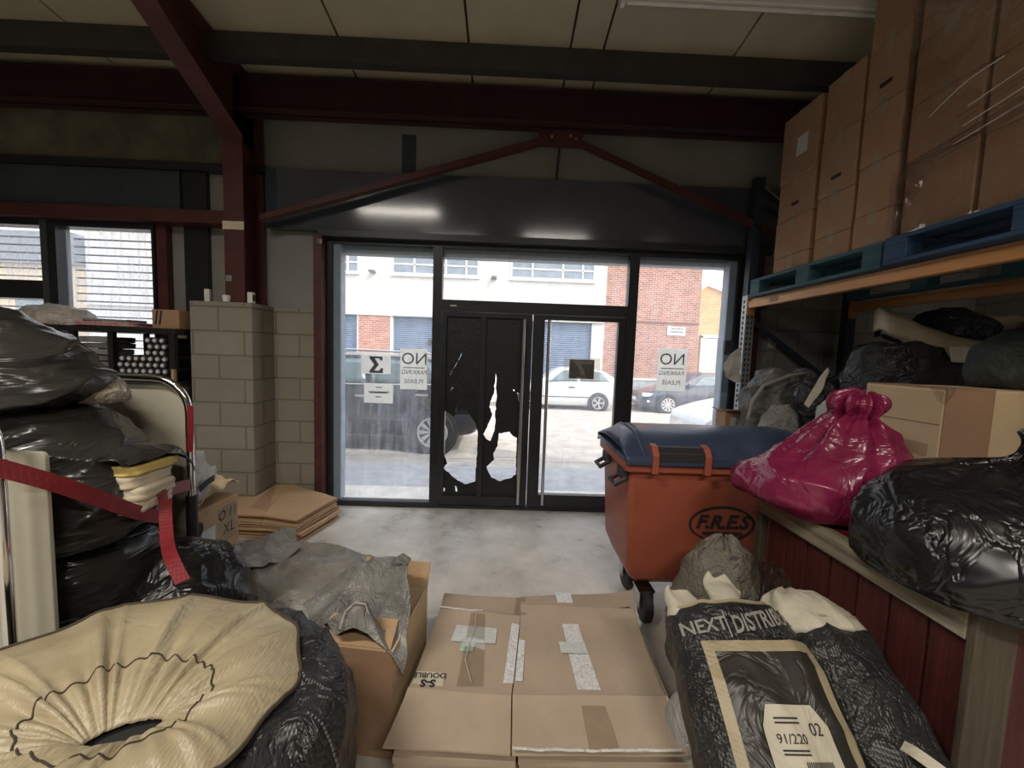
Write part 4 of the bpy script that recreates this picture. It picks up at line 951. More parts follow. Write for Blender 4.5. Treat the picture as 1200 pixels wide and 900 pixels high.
lid = obj('lid', lm, 'lid', bi, smooth=True, solid=.008)
obj('lid_rim', loftrings([rr(.69, 1.94, 2.13, 2.82, .03, 1.022), rr(.69, 1.94, 2.13, 2.82, .03, 1.045), rr(.71, 1.92, 2.15, 2.80, .03, 1.046)]), 'lid', lid, smooth=True)
obj('lid_rib', MB().tube([lidfn(.085, v / 20) + Vector((0, 0, .006)) for v in range(2, 19)], .008, 6), 'lid', lid, smooth=True)
obj('lid_panel', MB().prism([(2.128, 1.02), (2.128, 1.075), (2.165, 1.10), (2.20, 1.105), (2.20, 1.03)], .87, 1.14, 'X'), 'darkpl', lid, bevel=.006)
for x in (.84, 1.135): obj('lug', MB().prism([(2.118, .955), (2.118, 1.06), (2.15, 1.105), (2.20, 1.115), (2.20, .955)], x, x + .035, 'X'), 'bin', bi, bevel=.004)
for y in (2.26, 2.62):
    g = obj('side_handle', MB().tube([(.72, y - .055, .90), (.66, y - .055, .865), (.66, y + .055, .865), (.72, y + .055, .90)], .014, 10), 'darkpl', bi, smooth=True)
    obj('handle_mount', MB().box(.70, .735, y - .06, y + .06, .885, .955), 'darkpl', g, bevel=.008)
lf = lambda x, z: (x, 2.2235 - (z - .36) * (.0395 / .57) - .0028, z)
mb = MB(); nn = 48
for k in range(nn):
    a, b = 2 * PI * k / nn, 2 * PI * (k + 1) / nn
    q = lambda a, r: lf(1.30 + (.182 + r) * math.cos(a), .645 + (.098 + r) * math.sin(a))
    w0, w1 = .010 + .006 * abs(math.cos(a + .9)), .010 + .006 * abs(math.cos(b + .9))
    mb.add([q(a, 0), q(b, 0), q(b, w1), q(a, w0)], [(0, 1, 2, 3)])
text_mb(mb, 'F.R.E.S', .115, lambda x, y: lf(1.30 + x, .655 + y), shear=.25, bold=.004)
mb.box(1.19, 1.42, 2.198, 2.205, .585, .597)
tag(obj('logo', mb, 'ink', bi), 'black oval logo')
for (x, y) in ((.90, 2.30), (1.72, 2.30), (.90, 2.64), (1.72, 2.64)):
    T = Matrix.Translation((x, y - .03, .10)) @ Matrix.Rotation(PI / 2, 4, 'Y')
    w = obj('castor', MB().lathe([(.04, -.025), (.085, -.028), (.10, -.018), (.10, .018), (.085, .028), (.04, .025)], T, 28), 'rubber', bi, smooth=True)
    mb = MB(); mb.box(x - .042, x - .034, y - .06, y + .02, .09, .20); mb.box(x + .034, x + .042, y - .06, y + .02, .09, .20); mb.box(x - .05, x + .05, y - .06, y + .05, .19, .20); mb.tube([(x - .045, y - .03, .10), (x + .045, y - .03, .10)], .012); obj('fork', mb, 'steel', w)

# ---- sacks on the floor at the right
t, L = bag('woven_sack', 'grey beige tied sack on the floor between bin and bench', [(1.13, 1.92, .002, .1, .1), (1.13, 1.92, .004, .20, .17), (1.13, 1.92, .2, .22, .19), (1.13, 1.92, .45, .20, .18), (1.14, 1.92, .60, .15, .14), (1.15, 1.92, .66, .08, .07), (1.15, 1.92, .69, .05, .04), (1.15, 1.92, .70, .01, .01)], 'greysack', 41, .026, 6, None, (9, .012, .55, .8), cat='sack')
mb = MB()
for dx, dz, a in ((-.03, .01, .6), (-.01, .012, -.4), (.01, .01, .7), (.03, .008, -.2), (.0, -.03, .2)): 
    c_ = L.pt(-PI / 2 - .1 + dx * 4, .62 + dz, .004); mb.bar(c_ + Vector((-.012 * math.cos(a), 0, -.016)), c_ + Vector((.012 * math.cos(a), 0, .016)), .005)
obj('faint_print', mb, 'greyink', t)
tag(obj('polythene_heap', MB().grid(lambda u, v: Loft([(1.28, 1.74, .50, .02, .02), (1.28, 1.74, .52, .06, .10), (1.28, 1.74, .60, .062, .11), (1.28, 1.73, .655, .03, .05), (1.28, 1.73, .66, .005, .005)], .018, 13, 6).pt(2 * PI * u, v), 60, 40, True), 'clear', None, smooth='all'), 'crumpled clear plastic lump beside the bench slats', 'plastic')
bag('woven_sack', 'small grey sack under the crumpled clear plastic', [(1.29, 1.62, .002, .03, .03), (1.29, 1.62, .004, .05, .10), (1.29, 1.62, .3, .055, .11), (1.29, 1.64, .46, .05, .09), (1.29, 1.66, .495, .01, .01)], 'greysack', 43, .012, 9, cat='sack')
def printed_sack():
    T = Matrix.Translation((.845, .78, .14)) @ Matrix.Rotation(rad(-46), 4, 'X')
    keys = [(0, 0, -.02, .02, .02, 3), (0, 0, 0, .21, .09, 3), (0, 0, .12, .24, .14, 2.8), (0, 0, .4, .24, .155, 2.7), (-.005, .0, .62, .235, .145, 2.6), (-.03, .01, .77, .20, .11, 2.4), (-.04, .02, .80, .15, .08, 2.3), (-.04, .02, .805, .01, .01, 2)]
    t = thing('woven_sack', 'black printed woven sack with cream panel and paper label in the front right', 'sack', (.93, .78, 0))
    L = Loft(keys, .016, 4.5, 51, T)
    obj('body', L.mb(150, 130), 'woven', t, smooth='all')
    # map local (x, s) on the front (local -y) to the surface
    zs = [k[2] for k in keys]
    def front(x, z, off=.006):
        lo, hi = 0.0, 1.0
        for _ in range(24):
            m_ = (lo + hi) / 2
            if crlist(L.k, m_).z < z: lo = m_
            else: hi = m_
        c = crlist(L.k, lo); r = crlist(L.r, lo)
        k = max(-.999, min(.999, (x - c.x) / r.x)); e = 2 / r.z
        cc = math.copysign(abs(k) ** (1 / e), k); th = -math.acos(max(-1, min(1, cc)))
        return L.pt(th, lo, off)
    def patch(x0, x1, z0, z1, off=.004, step=.012):
        vs, fs = dense((x0, x1, z0, z1), step); return [front(x, z, off) for x, z in vs], fs
    mb = MB()
    for (a, b, c, d) in ((-.178, .188, .652, .682), (-.178, -.148, .10, .652), (.155, .188, .10, .652)): mb.add(*patch(a, b, c, d, .004))
    tag(obj('printed_border', mb, 'cream', t, smooth='all'), 'cream printed rectangle')
    mb = MB(); mb.add(*patch(-.148, .155, .10, .652, .003)); tag(obj('printed_panel', mb, mat('brown_black_print', (.032, .029, .025), .38, .4, 5, crease=.25, cscale=6), t, smooth='all'), 'brownish black panel')
    mb = MB()
    text_mb(mb, 'NEXT', .055, lambda x, y: front(-.150 + x, .722 + y + .1 * x, .006), bold=.001); text_mb(mb, 'DISTRIBUTION', .068, lambda x, y: front(-.062 + x * .72, .722 + y + .1 * x, .006), align='LEFT', bold=.0015)
    mb.add(*patch(-.082, -.077, .69, .765, .006)); tag(obj('lettering', mb, mat('grey_print', (.30, .29, .26), .6), t), 'grey lettering')
    mb = MB(); vs, fs = dense((-.085, .11, .10, .52), .012)
    vs = [(x * (1 - max(0, (z - .47) / .05) * .3), z) for x, z in vs]; mb.add([front(x, z, .008) for x, z in vs], fs)
    lab = obj('paper_label', mb, 'creampale', t, smooth='all')
    mb = MB(); text_mb(mb, '91/220', .03, lambda x, y: front(-.015 + x, .445 + y, .011)); text_mb(mb, '02', .040, lambda x, y: front(.065 + x, .465 + y, .011))
    for k in range(16): mb.add(*patch(.0 + k * .005, .0025 + k * .005, .36, .40, .011, .03))
    for z in (.488, .478, .420, .412, .345): mb.add(*patch(-.05, .02, z, z + .004, .011, .02))
    obj('print', mb, 'ink', lab)
    # cream lining standing out of the mouth
    for (x0, h, sd, dx) in ((-.14, .105, 3, -.03), (-.01, .15, 9, .03)):
        def fn(u, v):
            a = PI * u; r = .085 * (1 - .3 * v)
            hh = 1 - .45 * (2 * u - 1) ** 2 + .55 * noise.noise(Vector((u * 3.2, sd, 0)))
            p = Vector((x0 + r * math.cos(a) * (1 - .25 * v * v) + dx * v, .0 - .055 * math.sin(a) * (1 - v * .75) + .02 * v, .765 + h * v * hh))
            q = p * 14 + Vector((sd, 0, 0)); p += Vector((noise.noise(q), noise.noise(q + Vector((4, 0, 0))), noise.noise(q + Vector((0, 4, 0))))) * (.012 + .02 * v)
            return T @ p
        obj('lining', MB().grid(fn, 30, 20), 'creampale', t, smooth='all', solid=.004)
    mb = MB().tube([L.pt(-PI + PI * k / 30, .80, .004) for k in range(31)], .006, 6); obj('piping', mb, 'cream', t, smooth=True)
printed_sack()
T = Matrix.Translation((1.20, .82, .10)) @ Matrix.Rotation(rad(-46), 4, 'X')
t = thing('woven_sack', 'plain black woven sack with a domed cream mouth and white handle', 'sack', (1.2, .93, 0))
L = Loft([(0, 0, -.02, .02, .02, 3), (0, 0, 0, .135, .12, 3), (0, 0, .15, .15, .17, 2.6), (0, 0, .45, .152, .17, 2.6), (-.02, 0, .68, .15, .145, 2.5), (-.03, 0, .74, .15, .12, 2.4), (-.03, 0, .78, .13, .10, 2.3), (-.03, 0, .80, .02, .02, 2)], .022, 6, 57, T)
obj('body', L.mb(110, 100), 'woven', t, smooth='all')
L2 = Loft([(-.03, 0, .70, .02, .02, 2.4), (-.03, 0, .72, .155, .125, 2.4), (-.04, 0, .78, .145, .115, 2.3), (-.06, 0, .84, .11, .085, 2.1), (-.07, 0, .87, .05, .04, 2), (-.07, 0, .88, .005, .005, 2)], .012, 9, 58, T, (7, .008, .3, .8))
tag(obj('cream_mouth', L2.mb(80, 50), 'creampale', t, smooth='all'), 'domed cream lining')
obj('piping', MB().tube([L.pt(2 * PI * k / 48, .80, .006) for k in range(48)], .006, 6, closed=True), 'cream', t, smooth=True)
tag(obj('handle', ribbon([L.pt(-1.72, .42, .003), L.pt(-1.66, .41, .03), L.pt(-1.55, .385, .045), L.pt(-1.42, .35, .03), L.pt(-1.36, .315, .004)], .03, up=(.8, 0, .6), th=.003), 'creampale', t, smooth=True), 'white webbing handle')
bag('bag', 'dull white bag squeezed behind the printed sack', [(.68, 1.28, .002, .04, .04), (.68, 1.28, .004, .06, .08), (.68, 1.28, .16, .075, .10), (.685, 1.28, .32, .065, .09), (.69, 1.28, .41, .02, .03), (.69, 1.28, .415, .005, .005)], mat('dull_white_bag', (.38, .37, .35), .4, .1, 6, crease=.5), 61, .008, 8)

# ================================================================== flattened cardboard in the foreground
def plate(mb, poly, z, th=.006, warp=.004, seed=0, lift=None):
    """thin board from a plan quadrilateral, slightly warped"""
    a, b, c, d = [Vector((p[0], p[1], 0)) for p in poly]; n = 14
    def pt(u, v, dz):
        p = (a.lerp(b, u)).lerp(d.lerp(c, u), v)
        w = warp * noise.noise(Vector((p.x * 4 + seed, p.y * 4, seed)))
        l = lift(u, v) if lift else 0
        return Vector((p.x, p.y, z + w + l + dz))
    top = [pt(i / n, j / n, th) for j in range(n + 1) for i in range(n + 1)]; bot = [pt(i / n, j / n, 0) for j in range(n + 1) for i in range(n + 1)]
    m = n + 1; base = m * m; fs = []
    for j in range(n):
        for i in range(n):
            fs.append((j * m + i, j * m + i + 1, (j + 1) * m + i + 1, (j + 1) * m + i)); fs.append((base + j * m + i, base + (j + 1) * m + i, base + (j + 1) * m + i + 1, base + j * m + i + 1))
    for i in range(n):
        fs.append((i, base + i, base + i + 1, i + 1)); q = n * m; fs.append((q + i, q + i + 1, base + q + i + 1, base + q + i))
        fs.append((i * m, (i + 1) * m, base + (i + 1) * m, base + i * m)); q = n; fs.append((i * m + q, base + i * m + q, base + (i + 1) * m + q, (i + 1) * m + q))
    return mb.add(top + bot, fs)
Zt = .306
names = ['lowest', 'second lowest', 'third lowest', 'fourth', 'fifth', 'sixth', 'seventh', 'eighth', 'ninth', 'tenth', 'eleventh']
nl = len(names)
for i, nm in enumerate(names):
    z = .002 + i * .0262
    dx, dy = random.uniform(-.018, .018), random.uniform(-.02, .02)
    t = thing('flattened_box', f'flattened cardboard box, {nm} sheet from the floor in the foreground pile', 'cardboard', (.15, 1.6, z), 'flattened boxes in the foreground pile')
    for (xa, xb) in ((-.33, .075), (.085, .66)):
        mb = MB(); plate(mb, [(xa + dx, 1.20 + dy), (xb + dx, 1.19 + dy), (xb + dx + .03, 1.98 + dy), (xa + .05 + dx, 1.99 + dy)], z, .022, .002, i); obj('panel', mb, ('card', 'card2', 'card3')[i % 3] if i % 2 else 'card', t)
top = thing('flattened_box', 'flattened cardboard box on top of the foreground pile with white tape', 'cardboard', (.15, 1.6, Zt), 'flattened boxes in the foreground pile')
z0 = Zt - .006
def panel(poly, seed, lift=None, nm='panel'):
    mb = MB(); plate(mb, poly, z0, .006, .005, seed, lift); return obj(nm, mb, 'card', top, smooth=True)
fold = lambda u, v: .010 * (2 * v - 1) ** 6
panel([(-.325, 1.41), (.066, 1.378), (.115, 1.832), (-.283, 1.876)], 1, fold)
panel([(-.358, 1.195), (.060, 1.178), (.066, 1.374), (-.327, 1.406)], 2, lambda u, v: .012 * v ** 6 - .006 * (1 - v), 'flap')
panel([(-.283, 1.880), (.115, 1.836), (.126, 2.0), (-.285, 2.03)], 3, lambda u, v: .010 * (1 - v) ** 6 - .01 * v, 'flap')
panel([(.071, 1.385), (.655, 1.392), (.69, 1.82), (.122, 1.826)], 4, fold)
panel([(.066, 1.178), (.650, 1.182), (.657, 1.388), (.071, 1.381)], 5, lambda u, v: .012 * v ** 6 - .006 * (1 - v), 'flap')
panel([(.123, 1.830), (.69, 1.826), (.70, 1.90), (.124, 1.905)], 6, lambda u, v: .016 * v, 'flap')
panel([(.124, 1.905), (.70, 1.90), (.745, 2.05), (.127, 2.005)], 7, lambda u, v: .016 * (1 - v) + .02 * u ** 8, 'flap')
zt = z0 + .006
def decal(name, polys, m, dz=.0035, label=None, th=.001, seed=4):
    mb = MB()
    for p in polys:
        a, b, c, d = [Vector((q[0], q[1], 0)) for q in p]; n = 8
        def f(u, v):
            q = (a.lerp(b, u)).lerp(d.lerp(c, u), v); q.z = zt + dz + .005 * noise.noise(Vector((q.x * 4 + seed, q.y * 4, seed))); return q
        mb.grid(f, n, n)
    o = obj(name, mb, m, top, smooth='all')
    if label: o['label'] = label
    return o
decal('printed_tape', [[(.325, 1.41), (.415, 1.41), (.405, 1.60), (.318, 1.60)], [(.32, 1.655), (.40, 1.655), (.395, 1.81), (.318, 1.81)]], 'tapewhite', .004, 'white printed tape strip', seed=4)
decal('printed_tape', [[(.315, 1.915), (.395, 1.915), (.395, 2.02), (.312, 2.018)]], 'tapewhite', .012, 'white printed tape strip', seed=7)
decal('brown_tape', [[(.325, 1.185), (.42, 1.185), (.412, 1.385), (.325, 1.385)]], 'tapebrown', .003, 'brown tape strip', seed=5)
decal('shipping_label', [[(.285, 1.60), (.405, 1.60), (.402, 1.665), (.285, 1.668)]], 'labelpaper', .007, 'pale paper label')
decal('printed_tape', [[(.035, 1.44), (.075, 1.44), (.112, 1.78), (.075, 1.79)], [(.082, 1.45), (.112, 1.45), (.145, 1.80), (.118, 1.80)]], 'tapewhite', .004, 'torn white tape along the centre edge', seed=1)
decal('printed_tape', [[(.085, 1.84), (.15, 1.84), (.15, 1.98), (.10, 1.985)]], 'tapeclear', .010, 'clear tape scrap', seed=7)
decal('shipping_label', [[(-.20, 1.655), (.0, 1.645), (.005, 1.745), (-.185, 1.76)]], 'labelpaper', .006, 'pale blue grey paper label', seed=1)
decal('green_sticker', [[(-.155, 1.60), (-.10, 1.598), (-.085, 1.655), (-.15, 1.658)]], mat('green_sticker', (.42, .55, .42), .4, .25, 60), .005, seed=1)
decal('clear_tape', [[(-.145, 1.42), (-.04, 1.42), (-.055, 1.85), (-.125, 1.85)]], 'tapeclear', .008, 'glossy clear tape', seed=1)
mb = MB().tube([(-.10, 1.84, zt + .012), (-.095, 1.76, zt + .013), (-.11, 1.66, zt + .014), (-.125, 1.55, zt + .011), (-.09, 1.44, zt + .01)], .0018, 5); obj('tape_crease', mb, 'whitebag', top)
decal('printed_sticker', [[(-.318, 1.418), (-.20, 1.412), (-.195, 1.485), (-.312, 1.49)]], 'creampale', .006, 'white sticker with black lettering', seed=1)
mb = MB(); zz = zt + .0085
f180 = lambda x, y: (-.257 - x, 1.451 - y, zz)
text_mb(mb, 'S-S', .046, lambda x, y: f180(x, y + .019), bold=.002); text_mb(mb, 'DOUBLE', .034, lambda x, y: f180(x, y - .018), bold=.0005)
obj('lettering', mb, 'ink', top)
mb = MB()
for pts in ([(.745, 2.05), (.72, 1.93), (.70, 1.83), (.69, 1.76)], [(.66, 1.385), (.655, 1.30), (.652, 1.18)], [(-.28, 1.88), (-.2, 1.87), (-.05, 1.858)], [(.066, 1.18), (.25, 1.176), (.45, 1.178), (.65, 1.182)]):
    mb.tube([(x + .004 * noise.noise(Vector((x * 30, y * 30, 0))), y, zt + .012 + .006 * noise.noise(Vector((x * 20, y * 20, 3)))) for (x0_, y0_), (x1_, y1_) in zip(pts, pts[1:]) for k in range(8) for x, y in [(x0_ + (x1_ - x0_) * k / 8, y0_ + (y1_ - y0_) * k / 8)]], .0042, 6)
tag(obj('torn_tape_edge', mb, 'whitebag', top, smooth=True), 'shiny torn tape along the edges')
# loose pieces at the right of the pile
t = obj('cardboard_sheet', MB().prism([(.70, 1.14), (.86, 1.06), (.92, 1.55), (.80, 1.66)], .003, .012, 'Z'), 'card', None); tag(t, 'loose flat cardboard sheet on the floor right of the pile', 'cardboard')
t = obj('cardboard_strip', MB().prism([(.675, .98), (.79, 1.10), (.80, 1.085), (.69, .96)], .06, .085, 'Z').prism([(.70, .97), (.78, 1.05), (.76, 1.07), (.685, .99)], .002, .06, 'Z'), 'card3', None); tag(t, 'small folded cardboard strip by the near right corner of the pile', 'cardboard')

# ---- pile of flattened boxes by the wall
for i in range(9):
    z = .002 + i * .0235
    k = i / 8; dx, dy = random.uniform(-.025, .025), random.uniform(-.02, .02)
    A, Bq, Cq, D, E_ = [Vector(p) for p in ((-2.152, 3.197, 0.21), (-1.611, 3.096, 0.21), (-1.498, 3.594, 0.21), (-1.85, 3.924, 0.21), (-2.361, 3.906, 0.21))]
    A = A + Vector((-.28, -.0, 0)); 
    t = thing('flattened_box', f'flattened cardboard box, {["lowest","second lowest","third lowest","fourth","fifth","sixth","seventh","second from top","topmost"][i]} in the pile by the block pier', 'cardboard', ((A.x + Cq.x) / 2, (A.y + Cq.y) / 2, z), 'flattened boxes in the pile by the pier')
    m = ('card2', 'card3', 'cardbox')[(i * 2) % 3] if i < 8 else 'card2'
    mid = A.lerp(Bq, .62) ; mid2 = E_.lerp(D, .5)
    mb = MB(); plate(mb, [(A.x + dx, A.y + dy), (mid.x + dx, mid.y + dy + .02), (mid2.x + dx, mid2.y + dy), (E_.x - .2 + dx, E_.y + dy)], z, .014, .006, i + 3, lambda u, v: .006 * u); obj('panel', mb, m, t)
    mb = MB(); plate(mb, [(mid.x + dx + .003, mid.y + dy + .02), (Bq.x + dx, Bq.y + dy), (Cq.x + dx, Cq.y + dy), (mid2.x + dx + .003, mid2.y + dy)], z, .013, .006, i + 9, lambda u, v: .006 - .004 * u); obj('flap', mb, m, t)
    if i == 8:
        mb = MB(); plate(mb, [(A.x + .30, A.y + .10), (mid.x - .02, mid.y + .10), (mid2.x - .10, mid2.y - .12), (E_.x + .12, E_.y - .10)], z + .018, .002, .006, i + 3); obj('taped_strip', mb, 'cardbox', t)

# ---- open box with the grey sack draped over it
t = thing('cardboard_box', 'open tan cardboard box beside the foreground pile', 'box', (-.56, 1.62, 0))
T = Matrix.Translation((-.39, 1.42, 0)) @ Matrix.Rotation(rad(-7), 4, 'Z')
h, dX, dY = .45, .33, .415
mb = MB()
for a in ((-.007, 0, 0, dY), (-dX, -dX + .007, 0, dY), (-dX + .007, -.007, dY - .007, dY), (-dX + .007, -.007, 0, .007)): mb.box(*a, .012, h, T)
mb.box(-dX, 0, 0, dY, .003, .012, T); obj('body', mb, 'card3', t)
mb = MB(); mb.box(-dX, 0, -.0015, .0, .003, h - .005, T); tag(obj('shaded_side', mb, 'cardbox', t), 'front side coloured darker for its shade')  # thin darker sheet paints the shade on the box front
def flap(p0, p1, q1, q0):
    m_ = MB(); P = [T @ Vector(p) for p in (p0, p1, q1, q0)]; nrm = (P[1] - P[0]).cross(P[3] - P[0]).normalized() * .005
    m_.v = [tuple(p) for p in P] + [tuple(p + nrm) for p in P]; m_.f = [(0, 1, 2, 3), (7, 6, 5, 4), (0, 4, 5, 1), (1, 5, 6, 2), (2, 6, 7, 3), (3, 7, 4, 0)]
    return obj('flap', m_, 'card2', t)
flap((-dX, .002, h), (-.01, .002, h), (-.03, .13, h + .03), (-dX + .02, .13, h + .03))
flap((-dX, dY, h), (0, dY, h), (-.0, dY + .05, h + .10), (-dX, dY + .05, h + .10))
t = obj('woven_sack', sheet_mb([
    [(-0.894, 1.72, 0.41), (-0.878, 1.85, 0.419), (-0.758, 1.86, 0.494), (-0.604, 1.82, 0.59), (-0.427, 1.76, 0.644)],
    [(-0.796, 1.6, 0.449), (-0.738, 1.68, 0.465), (-0.67, 1.74, 0.493), (-0.525, 1.7, 0.529), (-0.379, 1.6, 0.588)],
    [(-0.715, 1.52, 0.478), (-0.646, 1.55, 0.472), (-0.594, 1.66, 0.418), (-0.471, 1.6, 0.448), (-0.358, 1.52, 0.5)],
    [(-0.646, 1.47, 0.495), (-0.559, 1.47, 0.588), (-0.517, 1.5, 0.569), (-0.429, 1.46, 0.457), (-0.345, 1.47, 0.416)],
    [(-0.611, 1.45, 0.496), (-0.541, 1.44, 0.54), (-0.456, 1.42, 0.488), (-0.383, 1.39, 0.445), (-0.34, 1.4, 0.376)]], 90, 90, .022, 8, 7), 'wovendark', None, smooth='all', solid=.004)
tag(t, 'stiff dark grey woven sack standing in a peak over the open tan box', 'sack')
ed = MB().tube([(-0.592, 1.42, 0.536), (-0.577, 1.44, 0.594), (-0.542, 1.44, 0.629), (-0.506, 1.45, 0.617), (-0.49, 1.46, 0.551), (-0.446, 1.45, 0.479), (-0.433, 1.45, 0.444)], .003, 6)
tag(obj('pale_hem', ed, 'creampale', t, smooth=True), 'pale hem line')
tag(obj('rolled_corner', MB().tube([(-0.479, 1.75, 0.615), (-0.435, 1.73, 0.647), (-0.404, 1.73, 0.632)], [.02, .026, .018], 10), 'wovendark', t, smooth=True), 'rolled dark corner')
# ---- grey sack lying behind
bag('woven_sack', 'grey brown woven sack lying flat between the open tan box and the wall pile', [(-1.07, 2.14, .003, .1, .1), (-1.07, 2.14, .006, .42, .32, 2.6), (-1.07, 2.16, .12, .45, .34, 2.5), (-1.08, 2.16, .26, .43, .33, 2.3), (-1.12, 2.2, .36, .28, .22), (-1.14, 2.2, .39, .05, .05)], 'wovengrey', 71, .035, 4.5, cat='sack', nu=150)
sk = bpy.data.objects[[o.name for o in C.objects if o.get('label', '').startswith('grey brown woven')][0]]
tag(obj('folded_lip', sheet_mb([
    [(-1.562, 2.15, 0.365), (-1.592, 2.22, 0.418), (-1.497, 2.3, 0.422), (-1.381, 2.4, 0.442), (-1.334, 2.5, 0.419)],
    [(-1.473, 2.05, 0.366), (-1.424, 2.1, 0.421), (-1.37, 2.2, 0.383), (-1.315, 2.3, 0.342), (-1.276, 2.42, 0.335)],
    [(-1.425, 2.02, 0.366), (-1.345, 2.05, 0.407), (-1.269, 2.12, 0.379), (-1.249, 2.2, 0.345), (-1.193, 2.3, 0.387)]], 60, 40, .02, 9, 5), 'wovengrey', sk, smooth='all', solid=.005), 'stiff folded mouth of the sack')
# ---- carton with size mark by the trolley
t = thing('cardboard_box', 'battered tan carton with a handwritten size label by the trolley', 'box', (-1.95, 2.42, 0))
obj('body', B(-2.16, -1.77, 2.20, 2.62, .003, .60), 'card2', t, bevel=.012)
obj('crumpled_flap', sheet_mb([[(-2.1, 2.2, .60), (-1.95, 2.2, .63), (-1.77, 2.2, .59)], [(-2.1, 2.4, .66), (-1.95, 2.42, .70), (-1.79, 2.4, .67)], [(-2.1, 2.62, .62), (-1.95, 2.62, .70), (-1.77, 2.62, .68)]], 30, 30, .03, 12, 5), 'card3', t, smooth='all', solid=.006)
obj('hand_hole', MB().lathe([(.045, 0), (.045, .004)], Matrix.Translation((-1.7705, 2.26, .50)) @ Matrix.Rotation(PI / 2, 4, 'Y'), 20), 'ink', t)
obj('label', B(-1.7705, -1.768, 2.29, 2.40, .31, .47), 'labelpaper', t); obj('barcode', MB().box(-1.7682, -1.7672, 2.30, 2.395, .325, .33).box(-1.7682, -1.7672, 2.30, 2.395, .335, .345), 'ink', t)
obj('paper_note', B(-1.7705, -1.768, 2.43, 2.585, .33, .56), 'paper', t)
mb = MB(); text_mb(mb, 'O 11', .09, lambda x, y: (-1.767, 2.508 + x * .9, .50 + y), shear=.15); text_mb(mb, 'XL', .10, lambda x, y: (-1.767, 2.515 + x * .9, .40 + y), shear=.15); obj('handwriting', mb, 'ink', t)
t = obj('polythene_bag', sheet_mb([
    [(-1.716, 2.15, 0.924), (-1.784, 2.3, 0.965), (-1.792, 2.4, 0.849), (-1.823, 2.5, 0.813)],
    [(-1.686, 2.12, 0.839), (-1.729, 2.25, 0.859), (-1.751, 2.35, 0.786), (-1.771, 2.42, 0.784)],
    [(-1.679, 2.12, 0.743), (-1.704, 2.2, 0.747), (-1.72, 2.3, 0.762), (-1.733, 2.36, 0.773)],
    [(-1.652, 2.1, 0.68), (-1.663, 2.14, 0.712), (-1.67, 2.2, 0.748), (-1.7, 2.3, 0.762)]], 40, 40, .022, 12, 8), 'whitebag', None, smooth='all', solid=.004)
tag(t, 'white crumpled plastic bag on the battered tan carton', 'bag')
tag(obj('printed_edge', ribbon([(-1.672, 2.16, 0.782), (-1.679, 2.22, 0.8), (-1.694, 2.3, 0.804)], .035, n=10), 'ink', t), 'black printed strip')

# ================================================================== trolley with strapped bags
tr = thing('platform_trolley', 'platform trolley with chrome tube ends and cream boards at the left', 'trolley', (-1.83, 1.55, 0))
def arch(y, xr=-1.495, xl=-2.2, zb=.17, zt=1.425, r=.16):
    p = [(xr, y, zb), (xr, y, .6), (xr, y, zt - r)]
    p += [(xr - r + r * math.cos(a), y, zt - r + r * math.sin(a)) for a in [rad(d) for d in range(12, 91, 13)]]
    p += [(xl + r + r * math.cos(a), y, zt - r + r * math.sin(a)) for a in [rad(d) for d in range(90, 181, 15)]]
    p += [(xl, y, .6), (xl, y, zb)]
    return p
obj('tube_frame', MB().tube(arch(1.88), .0165, 14), 'chrome', tr, smooth=True)
obj('tube_frame', MB().tube(arch(1.17), .0165, 14), 'chrome', tr, smooth=True)
def board(y, x0, x1, z0, z1, r):
    p = [(x0, z0), (x1, z0)] + [(x1 - r + r * math.cos(rad(a)), z1 - r + r * math.sin(rad(a))) for a in range(0, 91, 15)] + [(x0 + r + r * math.cos(rad(a)), z1 - r + r * math.sin(rad(a))) for a in range(90, 181, 15)]
    return MB().prism(p, y, y + .014, 'Y')
obj('end_board', board(1.905, -2.17, -1.52, .35, 1.395, .13), 'cboard', tr, bevel=.003)
obj('end_board', board(1.25, -2.15, -1.45, .40, 1.235, .02), 'cboard', tr, bevel=.003)
obj('panel_seam', B(-2.0, -1.995, 1.903, 1.906, .9, 1.39), 'creamcloth', tr)
obj('platform', B(-2.2, -1.48, 1.13, 1.92, .15, .185), 'blackmetal', tr, bevel=.006)
tag(obj('leg_sleeve', MB().tube([(-1.495, 1.88, .20), (-1.495, 1.88, .86)], .024, 12), 'rubber', tr, smooth=True), 'black lower tube')
for x, y in ((-2.1, 1.22), (-1.58, 1.22), (-2.1, 1.83), (-1.58, 1.83)):
    T = Matrix.Translation((x, y, .065)) @ Matrix.Rotation(PI / 2, 4, 'Y')
    obj('castor', MB().lathe([(.03, -.018), (.06, -.02), (.065, 0), (.06, .02), (.03, .018)], T, 20).box(x - .03, x + .03, y - .03, y + .03, .13, .15), 'rubber', tr, smooth=True)
# bags on the trolley
bag('bag', 'dark lower bag on the trolley between the chrome ends', [(-1.79, 1.585, .19, .1, .1), (-1.80, 1.575, .195, .30, .24, 3), (-1.80, 1.575, .4, .32, .25, 3), (-1.79, 1.575, .65, .32, .25, 2.8), (-1.78, 1.575, .80, .27, .22, 2.6), (-1.76, 1.585, .83, .05, .05)], 'polyolive', 81, .022, 4, nu=140)
mid, Lm = bag('bag', 'shiny black bag in the middle of the trolley, torn at its right end', [(-1.82, 1.56, .835, .1, .1), (-1.82, 1.56, .84, .34, .25, 2.8), (-1.81, 1.56, .92, .37, .245, 2.7), (-1.80, 1.565, 1.04, .365, .245, 2.6), (-1.83, 1.55, 1.18, .33, .23, 2.4), (-1.88, 1.53, 1.29, .24, .17, 2.3), (-1.9, 1.52, 1.33, .05, .05)], 'polyolive', 83, .035, 3.6, None, None, (1, 1, 1.8), nu=170, nv=120)
